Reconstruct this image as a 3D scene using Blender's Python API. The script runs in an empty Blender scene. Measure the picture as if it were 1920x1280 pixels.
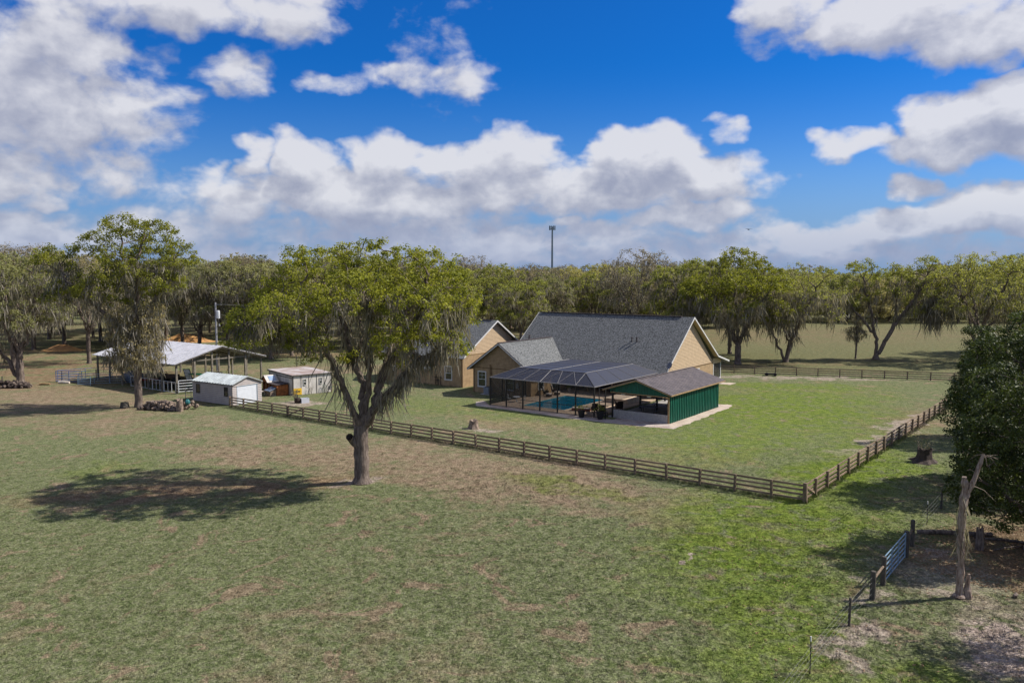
import bpy, math, random
import numpy as np
from mathutils import Vector, Matrix
random.seed(7)
S = bpy.context.scene
COL = S.collection
R = math.radians
# ------------------------------------------------------------------ camera
PITCH = math.atan(125.0 / 1500.0)
cd = bpy.data.cameras.new("camera"); cam = bpy.data.objects.new("camera", cd); COL.objects.link(cam)
cam.location = (0, 0, 14.0); cam.rotation_euler = (math.pi / 2 - PITCH, 0, 0)
cd.sensor_width = 36; cd.lens = 36 * 1500 / 1920.0; cd.clip_start = 0.5; cd.clip_end = 9000
S.camera = cam
S.view_settings.view_transform = 'Standard'; S.view_settings.look = 'None'
S.view_settings.exposure = 0.70; S.view_settings.gamma = 1; S.view_settings.use_curve_mapping = False
S.cycles.max_bounces = 6; S.cycles.transparent_max_bounces = 12; S.cycles.diffuse_bounces = 3
S.cycles.glossy_bounces = 2; S.cycles.transmission_bounces = 2
S.cycles.sample_clamp_indirect = 4
# ------------------------------------------------------------------ sun
SUN_EL, SUN_AZ = R(44), R(11)          # azimuth measured from +X towards +Y
sdir = Vector((math.cos(SUN_EL) * math.cos(SUN_AZ), math.cos(SUN_EL) * math.sin(SUN_AZ), math.sin(SUN_EL)))
ld = bpy.data.lights.new("sun", 'SUN'); sun = bpy.data.objects.new("sun", ld); COL.objects.link(sun)
ld.energy = 4.0; ld.angle = R(0.53); ld.color = (1.0, 0.94, 0.85)
sun.rotation_euler = sdir.to_track_quat('Z', 'Y').to_euler(); sun.location = (60, 10, 80)

# ------------------------------------------------------------------ node helpers
class NT:
    def __init__(s, nt): s.nt = nt
    def n(s, t, **kw):
        x = s.nt.nodes.new(t)
        for k, v in kw.items():
            setattr(x, k, v)
        return x
    def l(s, a, b): s.nt.links.new(a, b)
    def put(s, sock, v):
        if isinstance(v, bpy.types.NodeSocket): s.l(v, sock)
        else:
            sock.default_value = v
    def m(s, op, a, b=0.0, c=0.0, clamp=False):
        x = s.n('ShaderNodeMath', operation=op); x.use_clamp = clamp
        s.put(x.inputs[0], a); s.put(x.inputs[1], b); s.put(x.inputs[2], c)
        return x.outputs[0]
    def vm(s, op, a, b=(0, 0, 0), c=(0, 0, 0)):
        x = s.n('ShaderNodeVectorMath', operation=op)
        s.put(x.inputs[0], a); s.put(x.inputs[1], b); s.put(x.inputs[2], c)
        return x.outputs['Value'] if op in ('DOT_PRODUCT', 'LENGTH') else x.outputs[0]
    def noise(s, vec, scale, detail=3.0, rough=0.55, dim='3D', dist=0.0):
        x = s.n('ShaderNodeTexNoise', noise_dimensions=dim)
        s.l(vec, x.inputs['Vector']); x.inputs['Scale'].default_value = scale
        x.inputs['Detail'].default_value = detail; x.inputs['Roughness'].default_value = rough
        x.inputs['Distortion'].default_value = dist
        return x.outputs['Fac']
    def ramp(s, v, lo, hi, a=0.0, b=1.0, smooth=True):
        x = s.n('ShaderNodeMapRange', interpolation_type='SMOOTHSTEP' if smooth else 'LINEAR')
        s.put(x.inputs['Value'], v)
        x.inputs['From Min'].default_value = lo; x.inputs['From Max'].default_value = hi
        x.inputs['To Min'].default_value = a; x.inputs['To Max'].default_value = b
        return x.outputs['Result']
    def mix(s, f, a, b, mode='MIX'):
        x = s.n('ShaderNodeMix', data_type='RGBA', blend_type=mode)
        s.put(x.inputs['Factor'], f)
        for sock, v in ((x.inputs['A'], a), (x.inputs['B'], b)):
            if isinstance(v, tuple) and len(v) == 3: v = (*v, 1)
            s.put(sock, v)
        return x.outputs['Result']

# ------------------------------------------------------------------ sky: Nishita air with cumulus clouds placed by direction
W = bpy.data.worlds.new("World"); S.world = W; W.use_nodes = True
W.cycles.sampling_method = 'MANUAL'; W.cycles.sample_map_resolution = 512
wt = W.node_tree; wt.nodes.clear(); N = NT(wt)
sky = N.n('ShaderNodeTexSky', sky_type='NISHITA'); sky.sun_disc = False
sky.sun_elevation = SUN_EL; sky.sun_rotation = math.pi / 2 - SUN_AZ
sky.altitude = 0; sky.air_density = 1.0; sky.dust_density = 0.6; sky.ozone_density = 2.0
CLOUDS = [(-0.50,0.04,0.30,0.030,0.85),(0.05,0.045,0.35,0.024,0.85),(-0.52,0.17,0.13,0.10,0.95),(-0.533,0.148,0.104,0.069,1.1),(-0.505,0.226,0.123,0.064,0.95),(-0.563,0.102,0.114,0.034,1),(-0.463,0.122,0.04,0.03,0.9),(-0.387,0.29,0.189,0.032,1.0),(-0.229,0.312,0.07,0.018,0.7),(-0.426,0.19,0.05,0.049,0.4),(-0.323,0.227,0.043,0.029,0.62),(-0.206,0.222,0.045,0.018,0.7),(-0.13,0.231,0.085,0.026,0.72),(-0.065,0.235,0.053,0.028,0.66),(-0.098,0.198,0.059,0.02,0.3),(-0.097,0.285,0.073,0.046,0.2),(-0.308,0.13,0.03,0.039,1.2),(-0.257,0.135,0.047,0.031,1.2),(-0.353,0.113,0.028,0.02,1.0),(-0.156,0.138,0.052,0.034,1.2),(-0.088,0.133,0.053,0.031,1.15),(0.007,0.137,0.067,0.041,1.25),(0.124,0.145,0.049,0.034,1.3),(0.185,0.147,0.052,0.034,1.3),(0.232,0.121,0.063,0.026,1),(-0.202,0.093,0.211,0.036,1.25),(0.059,0.108,0.219,0.035,1.3),(-0.209,0.055,0.268,0.033,0.85),(0.215,0.074,0.08,0.023,1.1),(0.066,0.066,0.037,0.013,1.0),(-0.04,0.024,1.3,0.024,0.8),(0.447,0.275,0.136,0.036,1.25),(0.528,0.249,0.095,0.033,1.2),(0.324,0.299,0.066,0.027,0.9),(0.262,0.172,0.025,0.019,0.9),(0.392,0.147,0.048,0.021,1.1),(0.498,0.156,0.051,0.039,1.25),(0.546,0.171,0.058,0.035,1.25),(0.523,0.138,0.085,0.024,1.1),(0.453,0.096,0.03,0.013,1),(0.545,0.078,0.068,0.024,1.2),(0.486,0.058,0.11,0.022,1.3),(0.40,0.043,0.15,0.019,1.2),(-0.528,0.078,0.025,0.012,0.9),(-0.512,0.059,0.046,0.012,0.8)]
g = bpy.data.node_groups.new("cloud_density", 'ShaderNodeTree')
g.interface.new_socket("P", in_out='INPUT', socket_type='NodeSocketVector')
g.interface.new_socket("D", in_out='OUTPUT', socket_type='NodeSocketFloat')
G_ = NT(g); gi = G_.n('NodeGroupInput'); go = G_.n('NodeGroupOutput')
P = gi.outputs['P']
nv = G_.vm('MULTIPLY', P, (1.0, 1.5, 1.0))
n1 = G_.noise(nv, 8.5, 9.0, 0.58, '2D', 0.2)
n2 = G_.noise(G_.vm('ADD', nv, (3.7, 9.1, 0)), 34.0, 4.0, 0.6, '2D', 0.1)
# billowed edges: warp the positions a little
wx = G_.n('ShaderNodeTexNoise', noise_dimensions='2D'); G_.l(nv, wx.inputs['Vector']); wx.inputs['Scale'].default_value = 16; wx.inputs['Detail'].default_value = 3
wc = G_.vm('MULTIPLY', G_.vm('SUBTRACT', wx.outputs['Color'], (0.5, 0.5, 0.5)), (0.07, 0.038, 0))
PW = G_.vm('ADD', P, wc)
acc = None
for (a, e, ra, re, w) in CLOUDS:
    q = G_.vm('MULTIPLY_ADD', PW, (1 / ra, 1 / re, 0), (-a / ra, -e / re, 0))
    d2 = G_.vm('DOT_PRODUCT', q, q)
    f = G_.m('MULTIPLY_ADD', d2, -0.62 * w, w)
    if acc is None: acc = f
    else:
        x = G_.n('ShaderNodeMath', operation='SMOOTH_MAX'); G_.l(acc, x.inputs[0]); G_.l(f, x.inputs[1]); x.inputs[2].default_value = 0.12
        acc = x.outputs[0]
# the rest of the sky, out of view: same clouds, cover raised for brighter fill
sep = G_.n('ShaderNodeSeparateXYZ'); G_.l(P, sep.inputs[0])
out = G_.m('MAXIMUM', G_.ramp(G_.m('ABSOLUTE', sep.outputs[0]), 0.66, 0.85), G_.ramp(sep.outputs[1], 0.32, 0.45))
big = G_.noise(nv, 3.2, 2.0, 0.5, '2D')
gen = G_.m('MULTIPLY_ADD', big, 4.5, -1.65)
mixf = G_.n('ShaderNodeMix', data_type='FLOAT'); G_.l(out, mixf.inputs['Factor'])
G_.l(acc, mixf.inputs['A']); G_.l(gen, mixf.inputs['B'])
tot = G_.m('MAXIMUM', mixf.outputs['Result'], -1.2)
dn = G_.m('ADD', G_.m('MULTIPLY_ADD', n1, 1.5, -0.75), G_.m('MULTIPLY_ADD', n2, 0.34, -0.17))
vo = G_.n('ShaderNodeTexVoronoi', voronoi_dimensions='2D', feature='SMOOTH_F1'); G_.l(G_.vm('ADD', nv, wc), vo.inputs['Vector']); vo.inputs['Scale'].default_value = 24; vo.inputs['Smoothness'].default_value = 0.35
try: vo.inputs['Detail'].default_value = 1.5; vo.inputs['Roughness'].default_value = 0.5
except Exception: pass
dn = G_.m('ADD', dn, G_.m('MULTIPLY_ADD', vo.outputs['Distance'], -0.34, 0.14))
G_.l(G_.m('ADD', G_.m('ADD', tot, dn), -0.17), go.inputs['D'])
tc = N.n('ShaderNodeTexCoord')
nrm = N.vm('NORMALIZE', tc.outputs['Generated'])
sp = N.n('ShaderNodeSeparateXYZ'); N.l(nrm, sp.inputs[0])
az = N.m('ARCTAN2', sp.outputs[0], sp.outputs[1]); el = N.m('ARCSINE', sp.outputs[2])
cb = N.n('ShaderNodeCombineXYZ'); N.l(az, cb.inputs[0]); N.l(el, cb.inputs[1])
def dens(v):
    x = N.n('ShaderNodeGroup'); x.node_tree = g; N.l(v, x.inputs[0]); return x.outputs[0]
D0 = dens(cb.outputs[0]); D1 = dens(N.vm('ADD', cb.outputs[0], (0.010, 0.034, 0)))
alpha = N.m('MULTIPLY', N.ramp(D0, -0.06, 0.62), N.ramp(el, -0.01, 0.02))
lit = N.ramp(N.m('SUBTRACT', D0, D1), -0.55, 1.05)
thick = N.ramp(D0, 0.25, 1.15)
rim = N.m('MULTIPLY_ADD', thick, -0.55, 1.0)
shade = N.m('ADD', N.m('MULTIPLY_ADD', lit, 1.05, N.m('MULTIPLY', rim, 0.22)), N.m('MULTIPLY_ADD', N.noise(cb.outputs[0], 26.0, 6.0, 0.62, '2D', 0.3), 0.5, -0.25), clamp=True)
low = N.ramp(el, 0.01, 0.10)
ctint = N.mix(shade, (1.85, 2.00, 2.70), (4.7, 4.7, 4.95))
ctint = N.mix(low, N.mix(0.55, ctint, (1.7, 2.2, 3.5)), ctint)
tint = N.mix(N.ramp(el, 0.0, 0.26), (0.33, 0.48, 0.74), (0.030, 0.29, 0.70))
air = N.mix(1.0, sky.outputs['Color'], tint, 'MULTIPLY')
hz = N.ramp(el, 0.0, 0.15)
air = N.mix(N.m('MULTIPLY_ADD', hz, -0.6, 0.6), air, (0.95, 1.75, 3.7))
colr = N.mix(N.m('MULTIPLY', alpha, 0.92), air, ctint)
bg = N.n('ShaderNodeBackground'); N.l(colr, bg.inputs['Color']); bg.inputs['Strength'].default_value = 0.10
wo = N.n('ShaderNodeOutputWorld'); N.l(bg.outputs[0], wo.inputs[0])

# ------------------------------------------------------------------ materials
MATS = {}
def newmat(name):
    m = bpy.data.materials.new(name); m.use_nodes = True; m.node_tree.nodes.clear()
    n = NT(m.node_tree); out = n.n('ShaderNodeOutputMaterial'); MATS[name] = m
    return m, n, out
def pmat(name, col, rough=0.8, var=0.12, scale=4.0, bump=0.0, bscale=20.0, metal=0.0, col2=None, spec=0.3, stretch=(1, 1, 1), hueobj=0.0):
    """plain painted / wooden / mineral surface with uneven colour"""
    m, n, out = newmat(name)
    tc = n.n('ShaderNodeTexCoord'); v = n.vm('MULTIPLY', tc.outputs['Object'], stretch)
    f = n.noise(v, scale, 5.0, 0.6)
    c2 = col2 if col2 else tuple(c * (1 - 2.2 * var) for c in col)
    c1 = col if col2 else tuple(min(1, c * (1 + 1.2 * var)) for c in col)
    c = n.mix(n.ramp(f, 0.3, 0.7), c2, c1)
    if hueobj:
        oi = n.n('ShaderNodeObjectInfo'); k = n.m('MULTIPLY_ADD', oi.outputs['Random'], hueobj, 1 - hueobj / 2)
        c = n.mix(1.0, c, n_rgb(n, k), 'MULTIPLY')
    b = n.n('ShaderNodeBsdfPrincipled'); n.l(c, b.inputs['Base Color'])
    b.inputs['Roughness'].default_value = rough; b.inputs['Metallic'].default_value = metal
    b.inputs['Specular IOR Level'].default_value = spec
    if bump:
        bp = n.n('ShaderNodeBump'); n.l(n.noise(v, bscale, 4.0, 0.6), bp.inputs['Height'])
        bp.inputs['Strength'].default_value = bump; bp.inputs['Distance'].default_value = 0.05
        n.l(bp.outputs[0], b.inputs['Normal'])
    n.l(b.outputs[0], out.inputs[0])
    return m
def n_rgb(n, k):
    c = n.n('ShaderNodeCombineColor')
    for i in range(3): n.l(k, c.inputs[i])
    return c.outputs[0]

def leafmat(name, c1, c2, trans=0.25, objvar=0.25, spec=0.2, clump=None):
    m, n, out = newmat(name)
    ge = n.n('ShaderNodeNewGeometry'); oi = n.n('ShaderNodeObjectInfo'); tc = n.n('ShaderNodeTexCoord')
    big = n.noise(tc.outputs['Object'], 0.9, 4.0, 0.65)
    f = n.m('ADD', n.m('MULTIPLY', ge.outputs['Random Per Island'], 0.42), n.m('MULTIPLY_ADD', n.ramp(big, 0.36, 0.64), 0.75, -0.12), clamp=True)
    c = n.mix(f, c1, c2)
    if clump: c = n.mix(n.m('MULTIPLY', n.ramp(oi.outputs['Random'], 0.45, 1.0), 0.8), c, clump)
    k = n.m('MULTIPLY_ADD', oi.outputs['Random'], objvar, 1 - objvar / 2)
    c = n.mix(1.0, c, n_rgb(n, k), 'MULTIPLY')
    b = n.n('ShaderNodeBsdfPrincipled'); n.l(c, b.inputs['Base Color']); b.inputs['Roughness'].default_value = 0.55
    b.inputs['Specular IOR Level'].default_value = spec
    t = n.n('ShaderNodeBsdfTranslucent'); n.l(n.mix(0.5, c, n.mix(1.0, c, (1.5, 1.5, 0.6), 'MULTIPLY')), t.inputs['Color'])
    mx = n.n('ShaderNodeMixShader'); mx.inputs[0].default_value = trans
    n.l(b.outputs[0], mx.inputs[1]); n.l(t.outputs[0], mx.inputs[2]); n.l(mx.outputs[0], out.inputs[0])
    return m

leafmat('oak_leaf', (0.105, 0.125, 0.014), (0.37, 0.37, 0.050), 0.42)
leafmat('grey_leaf', (0.17, 0.178, 0.068), (0.38, 0.375, 0.17), 0.45, 0.45, clump=(0.31, 0.25, 0.14))
leafmat('green_leaf', (0.165, 0.180, 0.038), (0.40, 0.41, 0.095), 0.45, 0.35, clump=(0.36, 0.32, 0.13))
leafmat('twig_leaf', (0.19, 0.165, 0.11), (0.34, 0.29, 0.20), 0.30, 0.30)
leafmat('dark_leaf', (0.026, 0.038, 0.010), (0.092, 0.118, 0.022), 0.22, 0.2, 0.28)
leafmat('moss', (0.13, 0.117, 0.092), (0.37, 0.33, 0.275), 0.38, 0.2)
leafmat('dry_litter', (0.16, 0.09, 0.045), (0.36, 0.24, 0.13), 0.1)
pmat('bark', (0.235, 0.185, 0.152), 0.9, col2=(0.070, 0.052, 0.043), scale=3.0, bump=0.9, bscale=9, stretch=(2.5, 2.5, 0.6))
pmat('dead_wood', (0.42, 0.34, 0.28), 0.9, col2=(0.14, 0.09, 0.065), scale=3.5, bump=0.9, bscale=14, stretch=(3, 3, 0.5))
pmat('cut_wood', (0.34, 0.26, 0.20), 0.9, col2=(0.10, 0.07, 0.055), scale=5, bump=0.6)
pmat('dark_bark', (0.085, 0.062, 0.052), 0.9, col2=(0.035, 0.026, 0.022), scale=4, bump=0.8)
pmat('groove_shade_grey', (0.15, 0.135, 0.13), 0.9)  # backing walls: shade between lap boards painted in as a darker colour
pmat('groove_shade_tan', (0.31, 0.225, 0.14), 0.9)
pmat('groove_shade_brown', (0.20, 0.125, 0.06), 0.9)
pmat('fence_wood', (0.34, 0.25, 0.175), 0.85, col2=(0.155, 0.108, 0.075), scale=2.5, bump=0.4, bscale=25, stretch=(1, 6, 6), hueobj=0.5)
pmat('post_wood', (0.27, 0.20, 0.14), 0.85, col2=(0.12, 0.085, 0.06), scale=3, bump=0.4, stretch=(4, 4, 1), hueobj=0.4)
pmat('grey_post', (0.115, 0.10, 0.082), 0.85, col2=(0.05, 0.045, 0.038), scale=3, bump=0.5, stretch=(4, 4, 1))
pmat('barn_post', (0.20, 0.175, 0.14), 0.85, var=0.2, scale=3)
pmat('stucco_tan', (0.36, 0.248, 0.138), 0.85, 0.10, 2.0, 0.25, 40)
pmat('siding_tan', (0.47, 0.345, 0.215), 0.7, 0.05, 2.0)
pmat('white_trim', (0.60, 0.59, 0.57), 0.6, 0.05, 2.0)
pmat('white_panel', (0.60, 0.56, 0.51), 0.6, 0.12, 1.6, stretch=(1, 1, .35))
pmat('grey_siding', (0.42, 0.375, 0.355), 0.6, 0.05, 1.5)
pmat('garage_door', (0.66, 0.68, 0.72), 0.5, 0.03, 2.0)
pmat('galvanised', (0.53, 0.53, 0.56), 0.5, 0.08, 1.5, metal=0.1)
pmat('pale_roof', (0.56, 0.60, 0.60), 0.45, 0.10, 1.2, metal=0.2)
pmat('rusty_roof', (0.50, 0.47, 0.46), 0.6, col2=(0.27, 0.185, 0.15), scale=0.75)
pmat('brown_roof', (0.125, 0.102, 0.096), 0.5, 0.16, 1.6, spec=0.5)
pmat('green_metal', (0.005, 0.098, 0.062), 0.45, 0.17, 2.2, spec=0.4, stretch=(3, 3, .4))
pmat('dark_frame', (0.030, 0.026, 0.024), 0.5, 0.1)
pmat('cage_bar', (0.22, 0.21, 0.21), 0.5, 0.1)
pmat('black_plastic', (0.018, 0.018, 0.020), 0.5, 0.1)
pmat('tan_trim', (0.33, 0.22, 0.11), 0.7, 0.1)
pmat('block', (0.37, 0.35, 0.335), 0.9, 0.10, 6.0, 0.4, 30)
pmat('mortar', (0.26, 0.25, 0.24), 0.95, 0.08, 6.0)
pmat('concrete', (0.36, 0.34, 0.32), 0.9, 0.10, 1.5, 0.3, 30)
pmat('paver', (0.46, 0.345, 0.245), 0.9, 0.12, 3.0, 0.3, 20)
pmat('coping', (0.56, 0.44, 0.32), 0.8, 0.10, 3.0)
pmat('pool_tile', (0.05, 0.30, 0.36), 0.4, 0.1)
pmat('blue_pipe', (0.17, 0.26, 0.34), 0.4, 0.12, spec=0.5)
pmat('blue_paint', (0.07, 0.15, 0.36), 0.5, 0.15)
pmat('white_pipe', (0.58, 0.59, 0.60), 0.4, 0.12)
pmat('wire', (0.14, 0.14, 0.13), 0.5, 0.1)
pmat('steel_pole', (0.27, 0.27, 0.29), 0.5, 0.12)
pmat('tower_paint', (0.10, 0.14, 0.18), 0.6, 0.1)
pmat('orange_wood', (0.34, 0.115, 0.035), 0.7, 0.2, 3.0)
pmat('dark_roofing', (0.07, 0.055, 0.055), 0.8, 0.15)
pmat('cart_green', (0.010, 0.10, 0.045), 0.4, 0.1, spec=0.5)
pmat('red_paint', (0.25, 0.03, 0.02), 0.5, 0.1)
pmat('rust_machine', (0.09, 0.06, 0.045), 0.8, 0.2, 4)
pmat('yellow_paint', (0.70, 0.42, 0.02), 0.5, 0.08)
pmat('yellow_strap', (0.65, 0.50, 0.04), 0.6, 0.05)
pmat('cushion', (0.62, 0.54, 0.46), 0.9, 0.1)
pmat('wicker', (0.05, 0.032, 0.024), 0.8, 0.2, 12)
pmat('terracotta', (0.24, 0.085, 0.05), 0.8, 0.15)
pmat('grey_plastic', (0.28, 0.30, 0.33), 0.6, 0.08)
pmat('brown_belt', (0.17, 0.105, 0.05), 0.8, 0.1)
pmat('dish_grey', (0.16, 0.17, 0.20), 0.5, 0.08)
pmat('teal_tarp', (0.03, 0.16, 0.17), 0.6, 0.15)
pmat('grey_tarp', (0.20, 0.22, 0.27), 0.7, 0.2, 3)
pmat('rubber', (0.02, 0.02, 0.02), 0.8, 0.1)
pmat('skylight', (0.30, 0.40, 0.55), 0.2, 0.1, spec=0.8)

def shingle(name, a, b):
    m, n, out = newmat(name)
    tc = n.n('ShaderNodeTexCoord'); o = tc.outputs['Object']
    br = n.n('ShaderNodeTexBrick')
    rot = n.n('ShaderNodeMapping'); n.l(tc.outputs['UV'], rot.inputs[0]); n.l(rot.outputs[0], br.inputs['Vector'])
    br.inputs['Scale'].default_value = 1.0; br.inputs['Brick Width'].default_value = 0.42; br.inputs['Row Height'].default_value = 0.145
    br.inputs['Mortar Size'].default_value = 0.006; br.inputs['Mortar Smooth'].default_value = 0.3; br.inputs['Bias'].default_value = 0.0
    br.inputs['Color1'].default_value = (*a, 1); br.inputs['Color2'].default_value = (*b, 1); br.inputs['Mortar'].default_value = (*[c * 0.45 for c in a], 1)
    c = n.mix(n.m('MULTIPLY', n.ramp(n.noise(o, 0.6, 3), 0.35, 0.65), 0.28), br.outputs['Color'], tuple((x + y) * 0.36 for x, y in zip(a, b)))
    c = n.mix(0.5, c, n.mix(n.ramp(n.noise(o, 6.5, 2), 0.35, 0.65), tuple(x * 0.45 for x in a), tuple(x * 1.7 for x in b)))
    p = n.n('ShaderNodeBsdfPrincipled'); n.l(c, p.inputs['Base Color']); p.inputs['Roughness'].default_value = 0.9
    p.inputs['Specular IOR Level'].default_value = 0.15
    bp = n.n('ShaderNodeBump'); n.l(br.outputs['Fac'], bp.inputs['Height']); bp.invert = True
    bp.inputs['Strength'].default_value = 0.5; bp.inputs['Distance'].default_value = 0.02; n.l(bp.outputs[0], p.inputs['Normal'])
    n.l(p.outputs[0], out.inputs[0]); return m
shingle('shingles', (0.092, 0.096, 0.097), (0.155, 0.160, 0.160))

def glassmat():
    m, n, out = newmat('glass')
    p = n.n('ShaderNodeBsdfPrincipled'); p.inputs['Base Color'].default_value = (0.015, 0.02, 0.022, 1)
    p.inputs['Roughness'].default_value = 0.06; p.inputs['Specular IOR Level'].default_value = 0.8
    n.l(p.outputs[0], out.inputs[0])
glassmat()
def screenmat(name, col, op0, op1):
    m, n, out = newmat(name)
    lw = n.n('ShaderNodeLayerWeight'); lw.inputs['Blend'].default_value = 0.5
    f = n.ramp(lw.outputs['Facing'], 0.0, 0.9, op0, op1, False)
    tc = n.n('ShaderNodeTexCoord')
    f = n.m('MULTIPLY_ADD', n.noise(tc.outputs['Object'], 1.3, 3), 0.12, n.m('SUBTRACT', f, 0.06), clamp=True)
    t = n.n('ShaderNodeBsdfTransparent'); d = n.n('ShaderNodeBsdfPrincipled'); d.inputs['Base Color'].default_value = (*col, 1)
    d.inputs['Roughness'].default_value = 0.5
    mx = n.n('ShaderNodeMixShader'); n.l(f, mx.inputs[0]); n.l(t.outputs[0], mx.inputs[1]); n.l(d.outputs[0], mx.inputs[2])
    n.l(mx.outputs[0], out.inputs[0])
screenmat('screen_wall', (0.022, 0.020, 0.020), 0.10, 0.70)
screenmat('screen_roof', (0.030, 0.033, 0.050), 0.22, 1.0)
def watermat():
    m, n, out = newmat('water')
    tc = n.n('ShaderNodeTexCoord')
    c = n.mix(n.ramp(n.noise(tc.outputs['Object'], 0.5, 2), 0.3, 0.7), (0.0, 0.17, 0.28), (0.0, 0.22, 0.35))
    p = n.n('ShaderNodeBsdfPrincipled'); n.l(c, p.inputs['Base Color']); p.inputs['Roughness'].default_value = 0.08
    p.inputs['Specular IOR Level'].default_value = 0.5
    bp = n.n('ShaderNodeBump'); n.l(n.noise(tc.outputs['Object'], 5.0, 3), bp.inputs['Height']); bp.inputs['Strength'].default_value = 0.15; bp.inputs['Distance'].default_value = 0.03
    n.l(bp.outputs[0], p.inputs['Normal']); n.l(p.outputs[0], out.inputs[0])
watermat()
def gravelmat(name, c1, c2, c3):
    m, n, out = newmat(name)
    ge = n.n('ShaderNodeNewGeometry'); o = ge.outputs['Position']
    v = n.n('ShaderNodeTexVoronoi'); n.l(o, v.inputs['Vector']); v.inputs['Scale'].default_value = 14
    s = n.n('ShaderNodeSeparateColor'); n.l(v.outputs['Color'], s.inputs[0])
    c = n.mix(s.outputs[0], c1, c2); c = n.mix(n.m('MULTIPLY', n.ramp(n.noise(o, 0.9, 4), 0.4, 0.65), 0.6), c, c3)
    p = n.n('ShaderNodeBsdfPrincipled'); n.l(c, p.inputs['Base Color']); p.inputs['Roughness'].default_value = 0.95
    bp = n.n('ShaderNodeBump'); n.l(v.outputs['Distance'], bp.inputs['Height']); bp.inputs['Strength'].default_value = 0.6; bp.inputs['Distance'].default_value = 0.03
    n.l(bp.outputs[0], p.inputs['Normal']); n.l(p.outputs[0], out.inputs[0])
gravelmat('gravel', (0.30, 0.25, 0.23), (0.52, 0.45, 0.39), (0.25, 0.16, 0.13))
gravelmat('sand_gravel', (0.42, 0.34, 0.27), (0.56, 0.47, 0.38), (0.33, 0.25, 0.19))
gravelmat('orange_mulch', (0.42, 0.20, 0.06), (0.62, 0.36, 0.14), (0.30, 0.14, 0.06))

# ------------------------------------------------------------------ ground colour (shared by the ground sheet and the grass on it)
gg = bpy.data.node_groups.new("ground_colour", 'ShaderNodeTree')
gg.interface.new_socket("Color", in_out='OUTPUT', socket_type='NodeSocketColor')
gg.interface.new_socket("Bare", in_out='OUTPUT', socket_type='NodeSocketFloat')
n = NT(gg); go = n.n('NodeGroupOutput')
geo = n.n('ShaderNodeNewGeometry'); P3 = n.vm('MULTIPLY', geo.outputs['Position'], (1, 1, 0))
nA = n.noise(P3, 0.055, 4, 0.55, '2D'); nB = n.noise(P3, 0.30, 5, 0.62, '2D', 0.4); nC = n.noise(P3, 1.6, 6, 0.74, '2D', 0.3)
nD = n.noise(P3, 9.0, 3, 0.7, '2D'); nE = n.noise(n.vm('ADD', P3, (31, 17, 0)), 0.8, 4, 0.7, '2D', 0.6)
nF = n.noise(n.vm('ADD', P3, (91, 47, 0)), 3.4, 3, 0.7, '2D')
wob = n.vm('MULTIPLY', n.vm('SUBTRACT', n.nt.nodes[-1].outputs['Color'], (0.5, 0.5, 0.5)), (0, 0, 0))
nw = n.n('ShaderNodeTexNoise', noise_dimensions='2D'); n.l(P3, nw.inputs['Vector']); nw.inputs['Scale'].default_value = 0.22; nw.inputs['Detail'].default_value = 4; nw.inputs['Roughness'].default_value = 0.65
PW2 = n.vm('ADD', P3, n.vm('MULTIPLY', n.vm('SUBTRACT', nw.outputs['Color'], (0.5, 0.5, 0.5)), (9, 9, 0)))
def blobs(lst, soft=0.62):
    """soft union of turned ellipses (x, y, half length, half width, turn in degrees, weight)"""
    acc = None
    for (x, y, a, b, t, w) in lst:
        mp = n.n('ShaderNodeMapping', vector_type='TEXTURE'); n.l(PW2, mp.inputs['Vector'])
        mp.inputs['Location'].default_value = (x, y, 0); mp.inputs['Rotation'].default_value = (0, 0, R(t)); mp.inputs['Scale'].default_value = (a, b, 1)
        d = n.vm('LENGTH', mp.outputs[0]); f = n.ramp(d, 1.0 + soft, 1.0 - soft, 0.0, w)
        acc = f if acc is None else n.m('MAXIMUM', acc, f)
    return acc
def AND(a, b, lo, hi): return n.m('MULTIPLY', a, n.ramp(b, lo, hi))
green = n.mix(n.ramp(nC, 0.32, 0.68), (0.084, 0.106, 0.040), (0.170, 0.188, 0.088))
green = n.mix(n.m('MULTIPLY', n.ramp(nF, 0.44, 0.64), 0.62), green, (0.215, 0.212, 0.132))
dry = n.mix(n.ramp(nC, 0.3, 0.7), (0.165, 0.120, 0.078), (0.31, 0.235, 0.160))
lush = n.mix(n.ramp(nC, 0.3, 0.7), (0.080, 0.130, 0.014), (0.180, 0.230, 0.034))
litter = n.mix(n.ramp(nC, 0.35, 0.65), (0.150, 0.098, 0.060), (0.28, 0.200, 0.125))
dirt = n.mix(n.ramp(nC, 0.35, 0.65), (0.26, 0.205, 0.170), (0.43, 0.350, 0.295))
past = n.mix(n.ramp(nC, 0.3, 0.7), (0.105, 0.110, 0.050), (0.185, 0.178, 0.092))
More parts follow.
